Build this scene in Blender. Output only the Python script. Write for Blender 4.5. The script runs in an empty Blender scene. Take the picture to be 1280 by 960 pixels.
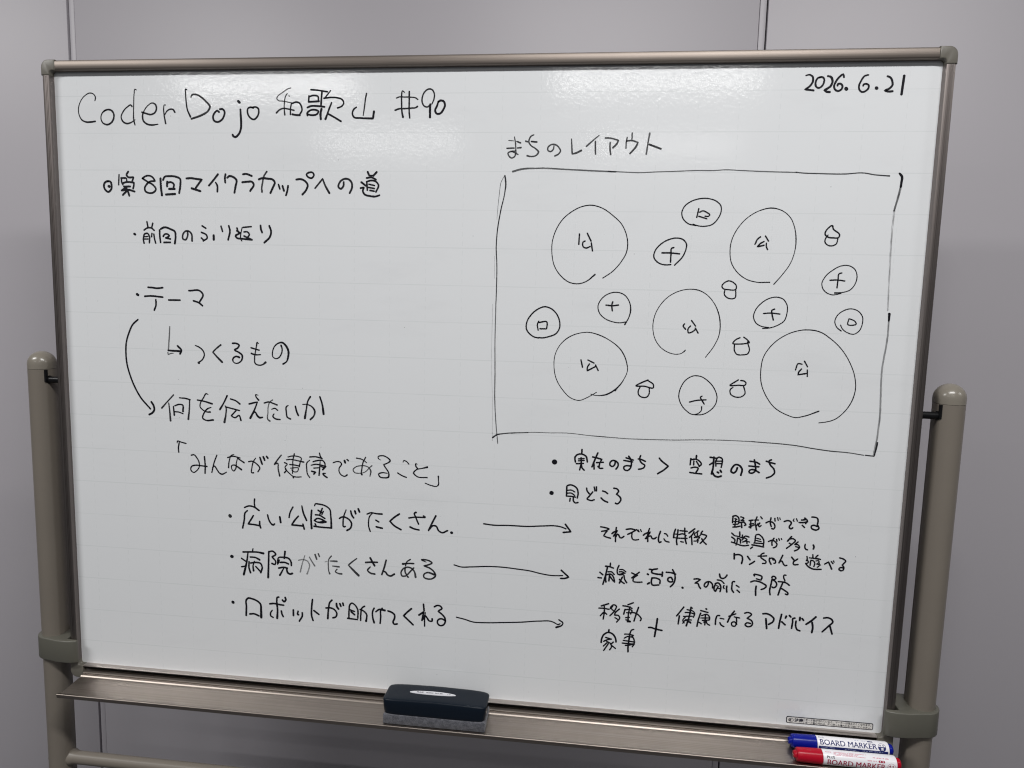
import bpy, bmesh, math, random
from mathutils import Vector, Matrix

SC = bpy.context.scene
COL = SC.collection
PI = math.pi

# ------------------------------------------------------------------ camera
cam_d = bpy.data.cameras.new('camera')
cam_d.lens = 23.99
cam_d.sensor_width = 36.0
cam_d.clip_start = 0.02
cam_d.clip_end = 60
cam = bpy.data.objects.new('camera', cam_d)
COL.objects.link(cam)
_r = Vector((0.9932412, 0.1131984, 0.0256507))
_d = Vector((0.0381042, -0.1092615, -0.9932824))
_f = Vector((-0.1096353, 0.9875465, -0.1128364))
cam.matrix_world = Matrix((
    (_r.x, -_d.x, -_f.x, 0.172152), (_r.y, -_d.y, -_f.y, -0.917371),
    (_r.z, -_d.z, -_f.z, 1.408660), (0, 0, 0, 1)))
SC.camera = cam
SC.view_settings.view_transform = 'Standard'
SC.view_settings.look = 'None'
SC.view_settings.exposure = 0.0
SC.view_settings.gamma = 1.0
SC.cycles.filter_width = 1.15

# ------------------------------------------------------------------ world + ceiling lamps
W = bpy.data.worlds.new('World')
SC.world = W
W.use_nodes = True
bg = W.node_tree.nodes['Background']
bg.inputs[0].default_value = (0.95, 0.96, 1.0, 1)
bg.inputs[1].default_value = 0.07

def lamp(x, y, e, sx=1.05, sy=0.2):
    l = bpy.data.lights.new('ceiling_lamp', 'AREA')
    l.shape = 'RECTANGLE'
    l.size = sx
    l.size_y = sy
    l.energy = e
    l.color = (1.0, 0.99, 0.975)
    o = bpy.data.objects.new('ceiling_lamp', l)
    o.location = (x, y, 2.6)
    COL.objects.link(o)
    return o

for lx, e in ((-1.68, 33), (0.47, 31.5), (2.6, 15.5)):
    lamp(lx, -1.1, e, 1.05, 0.16)
for lx, ly, e in ((-1.68, -2.88, 10), (0.47, -2.84, 8), (-1.36, -4.15, 7), (0.66, -4.27, 6)):
    lamp(lx, ly, e, 1.05, 0.08)

# ------------------------------------------------------------------ helpers
def mat(name, col, rough=0.5, metal=0.0, spec=0.5):
    m = bpy.data.materials.new(name)
    m.use_nodes = True
    b = m.node_tree.nodes['Principled BSDF']
    b.inputs['Base Color'].default_value = (*col, 1)
    b.inputs['Roughness'].default_value = rough
    b.inputs['Metallic'].default_value = metal
    b.inputs['Specular IOR Level'].default_value = spec
    return m, m.node_tree, b

def N(nt, t, **kw):
    n = nt.nodes.new(t)
    for k, v in kw.items():
        setattr(n, k, v)
    return n

def setin(nt, node, key, v):
    if hasattr(v, 'is_output') or isinstance(v, bpy.types.NodeSocket):
        nt.links.new(v, node.inputs[key])
    else:
        node.inputs[key].default_value = v

def math_n(nt, op, a, b=0.0, c=None, clamp=False):
    n = N(nt, 'ShaderNodeMath', operation=op, use_clamp=clamp)
    setin(nt, n, 0, a)
    setin(nt, n, 1, b)
    if c is not None:
        setin(nt, n, 2, c)
    return n.outputs[0]

def noise(nt, scale, vec=None, detail=2.0, rough=0.5):
    n = N(nt, 'ShaderNodeTexNoise')
    n.inputs['Scale'].default_value = scale
    n.inputs['Detail'].default_value = detail
    n.inputs['Roughness'].default_value = rough
    if vec is not None:
        nt.links.new(vec, n.inputs['Vector'])
    return n.outputs[0]

def coord(nt):
    return N(nt, 'ShaderNodeTexCoord').outputs['Object']

def mapping(nt, vec, scale):
    n = N(nt, 'ShaderNodeMapping')
    n.inputs['Scale'].default_value = scale
    nt.links.new(vec, n.inputs['Vector'])
    return n.outputs[0]

def bump(nt, b, h, strength, dist):
    n = N(nt, 'ShaderNodeBump')
    n.inputs['Strength'].default_value = strength
    n.inputs['Distance'].default_value = dist
    nt.links.new(h, n.inputs['Height'])
    nt.links.new(n.outputs[0], b.inputs['Normal'])

def mixc(nt, fac, a, b):
    n = N(nt, 'ShaderNodeMix', data_type='RGBA')
    setin(nt, n, 0, fac)
    for k, v in ((6, a), (7, b)):
        if isinstance(v, tuple):
            n.inputs[k].default_value = (*v, 1)
        else:
            nt.links.new(v, n.inputs[k])
    return n.outputs[2]

def ramp(nt, v, lo, hi):
    n = N(nt, 'ShaderNodeMapRange', interpolation_type='SMOOTHSTEP')
    nt.links.new(v, n.inputs[0])
    n.inputs[1].default_value = lo
    n.inputs[2].default_value = hi
    return n.outputs[0]

# ------------------------------------------------------------------ materials
def plastic(name, col, rough, nscale=900, bs=0.1, var=0.08, spec=0.5):
    m, nt, b = mat(name, col, rough, 0, spec)
    c = coord(nt)
    n = noise(nt, 14, c, 4)
    nt.links.new(mixc(nt, n, tuple(v * (1 - var) for v in col), tuple(v * (1 + var) for v in col)), b.inputs['Base Color'])
    bump(nt, b, noise(nt, nscale, c, 2), bs, 0.0004)
    return m

def brushed(name, col, rough, axis):
    m, nt, b = mat(name, col, rough, 1.0)
    c = coord(nt)
    s = {'x': (3, 700, 700), 'z': (700, 700, 3)}[axis]
    n = noise(nt, 1.0, mapping(nt, c, s), 3, 0.6)
    n2 = noise(nt, 9, c, 3)
    f = math_n(nt, 'MULTIPLY_ADD', n2, 0.25, math_n(nt, 'MULTIPLY', n, 0.75))
    nt.links.new(mixc(nt, ramp(nt, f, 0.3, 0.7), tuple(v * 0.86 for v in col), tuple(min(1, v * 1.12) for v in col)), b.inputs['Base Color'])
    r = math_n(nt, 'MULTIPLY_ADD', n, 0.16, rough - 0.08)
    nt.links.new(r, b.inputs['Roughness'])
    bump(nt, b, n, 0.25, 0.0002)
    return m

M = {}
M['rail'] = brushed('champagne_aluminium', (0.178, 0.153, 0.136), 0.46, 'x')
M['rail_low_lit'] = brushed('champagne_aluminium_low_rail_lit', (0.54, 0.49, 0.455), 0.3, 'x')  # same frame metal, lightened so the colour carries its bright reflection
M['tray'] = brushed('champagne_aluminium_tray_lit', (0.335, 0.292, 0.260), 0.36, 'x')  # frame metal again, base colour raised in place of reflected ceiling light
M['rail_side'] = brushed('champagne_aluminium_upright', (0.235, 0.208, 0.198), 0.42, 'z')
M['post'] = plastic('bronze_paint', (0.182, 0.160, 0.135), 0.36, 1500, 0.05, 0.05)
M['cap'] = plastic('bronze_plastic', (0.21, 0.19, 0.16), 0.24, 1500, 0.04, 0.05)
M['corner'] = plastic('taupe_plastic', (0.135, 0.125, 0.105), 0.4, 1400, 0.08, 0.05)
M['olive'] = plastic('olive_grey_plastic', (0.105, 0.102, 0.084), 0.42, 1400, 0.12, 0.06)
M['groove_shade'] = plastic('dark_brown_groove_shade', (0.02, 0.017, 0.015), 0.6, 700, 0.1, 0.1, 0.2)  # dark tone that paints the shade inside the low rail groove
M['black'] = plastic('black_plastic', (0.006, 0.006, 0.007), 0.35, 900, 0.1, 0.08, 0.25)
M['navy'] = plastic('navy_black_plastic', (0.0055, 0.0095, 0.0165), 0.30, 1500, 0.1, 0.1, 0.2)
M['blue'] = plastic('blue_plastic', (0.003, 0.009, 0.235), 0.26, 700, 0.03, 0.08, 0.25)
M['red'] = plastic('red_plastic', (0.41, 0.005, 0.02), 0.26, 700, 0.03, 0.08, 0.25)
M['label'] = plastic('white_label', (0.80, 0.79, 0.83), 0.35, 700, 0.02, 0.02)
M['navy_print'] = plastic('navy_print', (0.008, 0.014, 0.11), 0.4, 700, 0.0)
M['crimson_print'] = plastic('crimson_print', (0.30, 0.006, 0.04), 0.4, 700, 0.0)
M['pink_print'] = plastic('pink_print', (0.62, 0.2, 0.27), 0.4, 700, 0.0)
M['pale_print'] = plastic('pale_blue_print', (0.33, 0.36, 0.55), 0.4, 700, 0.0)
M['ink_print'] = plastic('dark_print', (0.02, 0.02, 0.035), 0.45, 700, 0.0)
M['paper'] = plastic('sticker_paper', (0.72, 0.70, 0.67), 0.35, 700, 0.0, 0.03)
M['badge'] = plastic('silver_white_badge', (0.62, 0.62, 0.66), 0.35, 700, 0.0, 0.03)
M['floor'] = plastic('grey_carpet', (0.08, 0.08, 0.085), 0.9, 500, 0.6, 0.2)
M['gap'] = plastic('dark_gap', (0.03, 0.03, 0.033), 0.7)

def felt():
    m, nt, b = mat('grey_felt', (0.17, 0.17, 0.185), 0.95)
    c = coord(nt)
    n = noise(nt, 900, c, 4, 0.7)
    n2 = noise(nt, 260, c, 4, 0.7)
    f = math_n(nt, 'MULTIPLY_ADD', n2, 0.5, math_n(nt, 'MULTIPLY', n, 0.5))
    nt.links.new(mixc(nt, ramp(nt, f, 0.34, 0.68), (0.035, 0.036, 0.046), (0.14, 0.142, 0.165)), b.inputs['Base Color'])
    b.inputs['Sheen Weight'].default_value = 0.3
    bump(nt, b, n, 1.0, 0.001)
    return m
M['felt'] = felt()

def wall_paint():
    m, nt, b = mat('grey_painted_steel', (0.45, 0.435, 0.462), 0.42, 0, 0.4)
    c = coord(nt)
    n = noise(nt, 3.0, c, 3)
    col = mixc(nt, n, (0.438, 0.417, 0.446), (0.462, 0.442, 0.474))
    # small scuffs
    s = noise(nt, 1.0, mapping(nt, c, (25, 25, 70)), 5, 0.6)
    nt.links.new(mixc(nt, math_n(nt, 'MULTIPLY', ramp(nt, s, 0.745, 0.80), 0.35), col, (0.14, 0.14, 0.15)), b.inputs['Base Color'])
    bump(nt, b, noise(nt, 900, c, 2), 0.12, 0.0005)
    return m
M['wall'] = wall_paint()

def board_enamel():
    m, nt, b = mat('white_enamel', (0.8, 0.8, 0.8), 0.2, 0, 0.5)
    c = coord(nt)
    sep = N(nt, 'ShaderNodeSeparateXYZ')
    nt.links.new(c, sep.inputs[0])
    x, z = sep.outputs[0], sep.outputs[2]
    def line(v, origin, pitch, half):
        t = math_n(nt, 'ADD', v, 50 * pitch - origin + pitch / 2)
        t = math_n(nt, 'MODULO', t, pitch)
        t = math_n(nt, 'ABSOLUTE', math_n(nt, 'SUBTRACT', t, pitch / 2))
        return math_n(nt, 'SUBTRACT', 1.0, ramp(nt, t, half * 0.6, half * 1.4))
    h = line(z, 1.685, 0.05006, 0.0006)
    v = line(x, -0.5515, 0.05, 0.00055)
    dash = math_n(nt, 'GREATER_THAN', math_n(nt, 'SINE', math_n(nt, 'MULTIPLY', z, 2 * PI / 0.0125)), 0.0)
    v = math_n(nt, 'MULTIPLY', v, dash)
    wear = ramp(nt, noise(nt, 18, c, 3), 0.3, 0.65)
    g = math_n(nt, 'MULTIPLY', math_n(nt, 'MAXIMUM', math_n(nt, 'MULTIPLY', h, 0.95), math_n(nt, 'MULTIPLY', v, 0.6)), math_n(nt, 'MULTIPLY_ADD', wear, 0.5, 0.4))
    base = mixc(nt, noise(nt, 4, c, 4), (0.735, 0.752, 0.77), (0.762, 0.776, 0.795))
    # faint ghost of wiped ink
    gh = ramp(nt, noise(nt, 1.0, mapping(nt, c, (5, 5, 16)), 5, 0.65), 0.52, 0.78)
    base = mixc(nt, math_n(nt, 'MULTIPLY', gh, 0.22), base, (0.62, 0.63, 0.65))
    base = mixc(nt, math_n(nt, 'MULTIPLY', g, 0.33), base, (0.50, 0.54, 0.54))
    # ink dust specks
    vo = N(nt, 'ShaderNodeTexVoronoi')
    vo.inputs['Scale'].default_value = 75
    nt.links.new(c, vo.inputs['Vector'])
    sc = N(nt, 'ShaderNodeSeparateColor')
    nt.links.new(vo.outputs['Color'], sc.inputs[0])
    pick = math_n(nt, 'GREATER_THAN', sc.outputs[0], math_n(nt, 'MULTIPLY_ADD', ramp(nt, z, 0.85, 1.15), 0.06, 0.89))
    sz = math_n(nt, 'MULTIPLY_ADD', sc.outputs[1], 0.055, 0.03)
    spot = math_n(nt, 'MULTIPLY', math_n(nt, 'LESS_THAN', vo.outputs['Distance'], sz), pick)
    base = mixc(nt, math_n(nt, 'MULTIPLY', spot, 0.65), base, (0.12, 0.12, 0.14))
    nt.links.new(base, b.inputs['Base Color'])
    n1 = noise(nt, 260, c, 1, 0.4)
    n2 = noise(nt, 110, c, 2, 0.5)
    # glossy glaze with an orange-peel surface over the flat enamel
    bn = N(nt, 'ShaderNodeBump')
    bn.inputs['Strength'].default_value = 0.115
    bn.inputs['Distance'].default_value = 0.0006
    nt.links.new(math_n(nt, 'MULTIPLY_ADD', n2, 0.9, n1), bn.inputs['Height'])
    nt.links.new(bn.outputs[0], b.inputs['Coat Normal'])
    b.inputs['Coat Weight'].default_value = 1.0
    b.inputs['Coat Roughness'].default_value = 0.105
    b.inputs['Specular IOR Level'].default_value = 0.0
    b.inputs['Roughness'].default_value = 0.6
    return m
M['enamel'] = board_enamel()

def marker_ink():
    m, nt, b = mat('marker_ink', (0.007, 0.007, 0.011), 0.5, 0, 0.15)
    a = N(nt, 'ShaderNodeAttribute', attribute_name='ink').outputs['Fac']
    uv = N(nt, 'ShaderNodeUVMap').outputs[0]
    st = noise(nt, 1.0, mapping(nt, uv, (4.5, 70, 1)), 3, 0.6)
    inv = math_n(nt, 'SUBTRACT', 1.0, a)
    k = math_n(nt, 'MULTIPLY', math_n(nt, 'SUBTRACT', st, 0.5), math_n(nt, 'MULTIPLY', inv, 2.6))
    al = math_n(nt, 'ADD', math_n(nt, 'SUBTRACT', a, math_n(nt, 'MULTIPLY', inv, 0.05)), k, clamp=True)
    nt.links.new(al, b.inputs['Alpha'])
    return m
M['ink'] = marker_ink()

# ------------------------------------------------------------------ object helpers
def tag(o, label=None, cat=None, group=None, kind=None):
    for k, v in (('label', label), ('category', cat), ('group', group), ('kind', kind)):
        if v:
            o[k] = v
    return o

def thing(name, loc, label, cat):
    o = bpy.data.objects.new(name, None)
    o.empty_display_size = 0.05
    o.location = loc
    COL.objects.link(o)
    o['_o'] = list(loc)
    return tag(o, label, cat)

OFF = {}

def part(name, bm, m, parent=None, smooth=True, label=None):
    """link bm (world coordinates) as one mesh object under its parent"""
    off = Vector((0, 0, 0))
    if parent is not None:
        off = OFF.get(parent.name, Vector(parent.location) if parent.type == 'EMPTY' else Vector((0, 0, 0)))
    bmesh.ops.translate(bm, verts=bm.verts, vec=-off)
    me = bpy.data.meshes.new(name)
    bm.normal_update()
    bm.to_mesh(me)
    bm.free()
    me.materials.append(m)
    o = bpy.data.objects.new(name, me)
    COL.objects.link(o)
    if parent is not None:
        o.parent = parent
        OFF[o.name] = off
    if smooth:
        for p in me.polygons:
            p.use_smooth = True
        me.set_sharp_from_angle(angle=math.radians(38))
    if label:
        o['label'] = label
    return o

def box(bm, x0, x1, y0, y1, z0, z1, bev=0.0, seg=2):
    r = bmesh.ops.create_cube(bm, size=1)
    for v in r['verts']:
        v.co = Vector((x0 + (v.co.x + .5) * (x1 - x0), y0 + (v.co.y + .5) * (y1 - y0), z0 + (v.co.z + .5) * (z1 - z0)))
    if bev:
        es = list({e for v in r['verts'] for e in v.link_edges})
        bmesh.ops.bevel(bm, geom=es, offset=bev, segments=seg, affect='EDGES', profile=0.5)
    return bm

def prism(bm, poly, a, b, axis):
    """extrude a closed 2-D polygon from a to b along axis"""
    def P(p, t):
        return {'x': (t, p[0], p[1]), 'y': (p[0], t, p[1]), 'z': (p[0], p[1], t)}[axis]
    A = [bm.verts.new(P(p, a)) for p in poly]
    B = [bm.verts.new(P(p, b)) for p in poly]
    n = len(poly)
    for i in range(n):
        j = (i + 1) % n
        bm.faces.new((A[i], A[j], B[j], B[i]))
    bm.faces.new(A)
    bm.faces.new(B[::-1])
    bmesh.ops.recalc_face_normals(bm, faces=bm.faces)
    return bm

def lathe(bm, prof, cx, cy, cz, axis='x', seg=40):
    """prof: list of (t, r) along axis"""
    rings = []
    for t, r in prof:
        ring = []
        for i in range(seg):
            a = 2 * PI * i / seg
            if axis == 'x':
                co = (t, cy + r * math.cos(a), cz + r * math.sin(a))
            else:
                co = (cx + r * math.cos(a), cy + r * math.sin(a), t)
            ring.append(bm.verts.new(co))
        rings.append(ring)
    for k in range(len(rings) - 1):
        for i in range(seg):
            j = (i + 1) % seg
            bm.faces.new((rings[k][i], rings[k][j], rings[k + 1][j], rings[k + 1][i]))
    bm.faces.new(rings[0])
    bm.faces.new(rings[-1][::-1])
    bmesh.ops.recalc_face_normals(bm, faces=bm.faces)
    return bm

def B():
    return bmesh.new()

# ------------------------------------------------------------------ setting: wall and floor
YW = 0.28
wall = part('wall', box(B(), -2.4, 2.4, YW + 0.012, YW + 0.08, 0, 2.7), M['gap'], smooth=False)
tag(wall, 'grey painted steel partition wall behind the whiteboard', kind='structure')
XL, XR = -0.7835, 0.4375                       # the two open joints
for a, b_ in ((-2.4, XL - 0.0022), (XL + 0.0012, XR - 0.0012), (XR + 0.0012, 2.4)):
    bm = B()
    if a > -2 and b_ < 2:                      # middle panel has a narrow edge fold on both sides
        box(bm, a, a + 0.0105, YW + 0.0010, YW + 0.011, 0.0, 2.7, 0.0012)
        box(bm, b_ - 0.0105, b_, YW + 0.0010, YW + 0.011, 0.0, 2.7, 0.0012)
        box(bm, a + 0.0112, b_ - 0.0112, YW, YW + 0.011, 0.0, 2.7, 0.001)
    else:
        box(bm, a, b_, YW, YW + 0.011, 0.0, 2.7, 0.0014)
    part('wall_panel', bm, M['wall'], wall)
fl = part('floor', box(B(), -2.4, 2.4, -4.5, YW + 0.08, -0.02, -0.0005), M['floor'], smooth=False)
tag(fl, 'grey carpet floor under the whiteboard stand', kind='structure')

# ------------------------------------------------------------------ the whiteboard
wb = thing('whiteboard', (0, 0.01, 0),
           'white gridded whiteboard on a bronze stand, covered in black handwriting and a drawn plan', 'whiteboard')
SX, Z0, Z1 = 0.586, 0.8465, 1.7185             # visible enamel
FX, FZ0, FZ1 = 0.5975, 0.8275, 1.7315          # outer frame
YF, YB = -0.0085, 0.018

surf = part('writing_surface', box(B(), -FX + .004, FX - .004, 0.0, 0.010, FZ0 + .005, FZ1 - .004), M['enamel'], wb, smooth=False)
part('back_panel', box(B(), -FX + .005, FX - .005, 0.0105, 0.016, FZ0 + .006, FZ1 - .005), M['olive'], wb, smooth=False)

# frame rails, each with a rounded front profile and an inner groove
def rail_profile(w_out, w_in):
    # (depth y, coordinate across) - across grows towards the outside
    s = 1 if w_out > w_in else -1
    return [(YB, w_in), (0.0003, w_in), (YF + 0.0022, w_in), (YF + 0.0005, w_in + s * .0007), (YF, w_in + s * .0022),
            (YF, w_out - s * .0035), (YF + 0.0010, w_out - s * .0012), (YF + 0.0030, w_out - s * .0002), (YF + 0.006, w_out), (YB, w_out)]

CL, CLB = 0.0205, 0.0270                                    # corner cap length
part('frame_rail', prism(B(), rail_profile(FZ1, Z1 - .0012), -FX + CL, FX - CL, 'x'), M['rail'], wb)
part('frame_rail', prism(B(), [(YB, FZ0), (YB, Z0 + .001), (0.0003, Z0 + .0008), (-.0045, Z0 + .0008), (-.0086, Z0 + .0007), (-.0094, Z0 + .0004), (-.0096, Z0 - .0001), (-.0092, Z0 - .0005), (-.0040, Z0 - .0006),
                               (-.0040, FZ0)], -FX + CL, FX - CL, 'x'), M['rail_low_lit'], wb)
part('groove_shade_strip', box(B(), -FX + CL + .0003, FX - CL - .0003, -.0055, -.0041, Z0 - .0062, Z0 - .0008), M['groove_shade'], wb, smooth=False)  # added dark strip, colours the groove under the rail edge as shaded
def side(s):
    bm = B()
    pr = [(x * s, y) for y, x in rail_profile(FX, SX - .0008)]
    prism(bm, pr, FZ0 + CLB, FZ1 - CL, 'z')
    # two fine ribs on the face
    for xx in (0.5892, 0.5912):
        box(bm, min(s * xx, s * (xx + .0009)), max(s * xx, s * (xx + .0009)), YF - .0004, YF + .0008, FZ0 + CLB + .0004, FZ1 - CL - .0004)
    return bm
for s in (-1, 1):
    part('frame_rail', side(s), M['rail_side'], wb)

def corner(sx, sz):
    bm = B()
    zo = FZ1 if sz > 0 else FZ0
    zi = (Z1 - .0012) if sz > 0 else Z0 + .0008
    r = 0.010
    pts = []
    xo, xi = FX + .0003, SX - .0008
    d = sz
    ze = zo - d * (CL if sz > 0 else CLB)
    xe = FX - CL
    cx, cz = xo - r, zo - d * r
    pts.append((xe + .0001, zo + d * .0003))
    for i in range(7):
        a = PI / 2 * (1 - i / 6)
        pts.append((cx + r * math.cos(a), cz + d * (r + .0003) * math.sin(a)))
    pts.append((xo, ze))
    pts.append((xi, ze))
    ri = 0.004
    for i in range(5):
        a = PI / 2 * i / 4
        pts.append((xi - ri + ri * math.cos(a), zi - d * ri + d * ri * math.sin(a)) if False else
                   (xi - ri * (1 - math.cos(a)), (zi - d * ri) + d * ri * math.sin(a)))
    pts.append((xe + .0001, zi))
    P2 = []
    for p in pts:
        q = (sx * p[0], p[1])
        if not P2 or (abs(q[0] - P2[-1][0]) + abs(q[1] - P2[-1][1])) > 1e-5:
            P2.append(q)
    prism(bm, P2, YF - .0006, YB + .0006, 'y')
    es = [e for e in bm.edges if abs(e.verts[0].co.y - (YF - .0006)) < 1e-6 and abs(e.verts[1].co.y - (YF - .0006)) < 1e-6]
    bmesh.ops.bevel(bm, geom=es, offset=.0016, segments=3, affect='EDGES', profile=0.5)
    return bm
for sx in (-1, 1):
    for sz in (-1, 1):
        part('corner_cap', corner(sx, sz), M['corner'], wb)

# pen tray: one extruded profile (y, z) with ridges at the back and a lip at the front
tray = [(-.0096, FZ0 - .001), (-.0096, .8404), (-.0103, .8409), (-.0112, .8406), (-.0116, .8393), (-.0130, .8388), (-.0137, .8383), (-.0140, .8370),
        (-.0158, .8368), (-.0170, .8362), (-.0180, .8350), (-.0192, .8343),
        (-.0300, .8325), (-.0440, .8302), (-.0560, .8283), (-.0568, .8290), (-.0572, .8306), (-.0577, .8312), (-.0608, .8314), (-.0615, .8309),
        (-.0617, .8296), (-.0611, .8256), (-.0600, .8252), (-.0560, .8258), (-.0300, .8296), (-.0170, .8302), (-.0130, FZ0 - .001)]
bm = B()
x0 = [-.5735 - (-y - .010) * .085 for y, z in tray]
x1 = [.5890 for y, z in tray]
A_ = [bm.verts.new((x0[i], tray[i][0], tray[i][1])) for i in range(len(tray))]
B_ = [bm.verts.new((x1[i], tray[i][0], tray[i][1])) for i in range(len(tray))]
for i in range(len(tray)):
    j = (i + 1) % len(tray)
    bm.faces.new((A_[i], A_[j], B_[j], B_[i]))
bm.faces.new(A_)
bm.faces.new(B_[::-1])
bmesh.ops.recalc_face_normals(bm, faces=bm.faces)
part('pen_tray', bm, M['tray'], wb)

# stand: posts with a flat inner face, domed caps, hinge pins, clamps, cross bar, feet
PX, PY, PR, FLAT = 0.6350, 0.010, 0.0187, 0.0158
def post_poly(s, r=PR, fl=FLAT):
    a0 = math.acos(fl / r)
    pts = []
    n = 40
    for i in range(n + 1):
        a = a0 + (2 * PI - 2 * a0) * i / n
        pts.append((s * (PX - r * math.cos(a)), PY + r * math.sin(a)))
    return pts
for s in (-1, 1):
    post = part('stand_post', prism(B(), post_poly(s), 0.075, 1.2990, 'z'), M['post'], wb)
    bm = B()
    box(bm, min(s * (PX - FLAT - .0006), s * (PX - FLAT + .002)), max(s * (PX - FLAT - .0006), s * (PX - FLAT + .002)), -.0035, .0005, 1.2805, 1.2986)
    part('pin_slot', bm, M['black'], post, smooth=False)
    # dome: same section shrinking upward
    bm = B()
    rings = []
    prof = [(1.2994, 1.012), (1.3050, 1.012), (1.3065, 1.008)]
    for i in range(1, 12):
        a = PI / 2 * i / 11
        prof.append((1.3065 + 0.0186 * math.sin(a), max(0.02, math.cos(a) * 1.008)))
    for z, k in prof:
        kk = 1 if k > 1 else k
        pts = post_poly(s, PR, FLAT + (PR - FLAT) * min(1, (z - 1.2994) / .016) * .98)
        rings.append([bm.verts.new((s * PX + (p[0] - s * PX) * k, PY + (p[1] - PY) * k, z)) for p in pts])
    for k in range(len(rings) - 1):
        n = len(rings[k])
        for i in range(n):
            j = (i + 1) % n
            bm.faces.new((rings[k][i], rings[k][j], rings[k + 1][j], rings[k + 1][i]))
    bm.faces.new(rings[0])
    bm.faces.new(rings[-1])
    bmesh.ops.recalc_face_normals(bm, faces=bm.faces)
    part('post_cap', bm, M['cap'], post)
    # hinge pin between post and frame
    a, b_ = s * (FX - .001), s * (PX - FLAT + .004)
    bm = B()
    lathe(bm, [(min(a, b_), .0048), (max(a, b_), .0048)], 0, .003, 1.2838, 'x', 20)
    c0, c1 = s * (PX - FLAT - .0012), s * (PX - FLAT + .003)
    lathe(bm, [(min(c0, c1), .0060), (max(c0, c1), .0060)], 0, .003, 1.2838, 'x', 20)
    part('hinge_pin', bm, M['black'], wb)
    # clamp: wraps the post, two jaws hold the lower end of the side rail
    pl = []
    ro = PR + .0048
    for i in range(17):                         # outside half round, front to back
        a = PI * 1.5 - PI * i / 16
        pl.append((PX - ro * math.cos(a) if False else PX + ro * math.cos(PI / 2 - PI * (1 - i / 16)), PY + ro * math.sin(PI / 2 - PI * (1 - i / 16))))
    pl += [(0.606, 0.0345), (0.592, 0.0340), (0.5895, 0.0325), (0.5890, 0.0195), (0.6010, 0.0190), (0.6012, -0.0093), (0.5835, -0.0094)]
    pl += [(0.5822, -.0106), (0.5822, -.0128), (0.5838, -.0150), (0.5875, -.0165), (0.596, -.0180), (0.612, -.0178)]
    pl = [(s * x, y) for x, y in pl]
    bm = prism(B(), pl, .8535, .8885, 'z')
    es = [e for e in bm.edges if abs(e.verts[0].co.z - e.verts[1].co.z) < 1e-6]
    bmesh.ops.bevel(bm, geom=es, offset=.0016, segments=3, affect='EDGES', profile=0.5)
    part('post_clamp', bm, M['olive'], wb)
    # foot with castors
    bm = B()
    box(bm, s * PX - .022, s * PX + .022, -.25, .25, .055, .085, .008, 3)
    foot = part('stand_foot', bm, M['post'], wb)
    for yy in (-.22, .22):
        bm = B()
        lathe(bm, [(s * PX - .012, .020), (s * PX - .010, .0249), (s * PX + .010, .0249), (s * PX + .012, .020)], 0, yy, .025, 'x', 24)
        box(bm, s * PX - .006, s * PX + .006, yy - .006, yy + .006, .045, .0552)
        part('castor', bm, M['black'], foot)
hole = B()
lathe(hole, [(-.6600, .0012), (-.6480, .0012)], 0, -.0015, .889, 'x', 12)
bm = B()
lathe(bm, [(-PX - PR + .0015, .0093), (-PX + PR, .0125), (-PX + PR + .006, .0098), (PX - PR - .006, .0098), (PX - PR, .0125), (PX + PR - .0015, .0093)], 0, PY, .6800, 'x', 28)
hole.free()
part('cross_bar', bm, M['post'], wb)

# ------------------------------------------------------------------ flat text and shapes
def text_bm(s, height, bold=0.0, width=None):
    cu = bpy.data.curves.new('lettering_curve', 'FONT')
    cu.body = s
    cu.size = 1.0
    cu.offset = bold
    cu.resolution_u = 3
    o = bpy.data.objects.new('lettering_curve', cu)
    COL.objects.link(o)
    dg = bpy.context.evaluated_depsgraph_get()
    me = o.evaluated_get(dg).to_mesh()
    bm = B()
    bm.from_mesh(me)
    o.evaluated_get(dg).to_mesh_clear()
    bpy.data.objects.remove(o)
    bpy.data.curves.remove(cu)
    if bm.verts:
        xs = [v.co.x for v in bm.verts]
        ys = [v.co.y for v in bm.verts]
        mx, my, w, h = min(xs), min(ys), max(xs) - min(xs), max(ys) - min(ys)
        kx = (width / w) if width else height / h
        for v in bm.verts:
            v.co = Vector(((v.co.x - mx) * kx, (v.co.y - my) / h * height, 0))
    return bm

def append(dst, src):
    """move all geometry of src into dst"""
    me = bpy.data.meshes.new('tmp')
    src.to_mesh(me)
    src.free()
    dst.from_mesh(me)
    bpy.data.meshes.remove(me)

def rect(bm, x0, y0, x1, y1):
    vs = [bm.verts.new(p + (0,)) for p in ((x0, y0), (x1, y0), (x1, y1), (x0, y1))]
    bm.faces.new(vs)

def tiny_lines(bm, x0, x1, y, h, rng, dens=.8):
    """lettering too small to read in the photo: a row of short printed strokes"""
    x = x0
    while x < x1 - .0004:
        w = rng.uniform(.0004, .0011)
        if rng.random() < dens:
            rect(bm, x, y + rng.uniform(0, h * .3), min(x + w, x1), y + h * rng.uniform(.7, 1))
        x += w + rng.uniform(.0002, .0004)

# ------------------------------------------------------------------ caution sticker on the enamel
def plane_map(bm, ox, oz, ang, y):
    ca, sa = math.cos(ang), math.sin(ang)
    for v in bm.verts:
        v.co = Vector((ox + v.co.x * ca - v.co.y * sa, y, oz + v.co.x * sa + v.co.y * ca))
    bmesh.ops.recalc_face_normals(bm, faces=bm.faces)
    for f in bm.faces:
        if f.normal.y > 0:
            f.normal_flip()
    return bm

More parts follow.
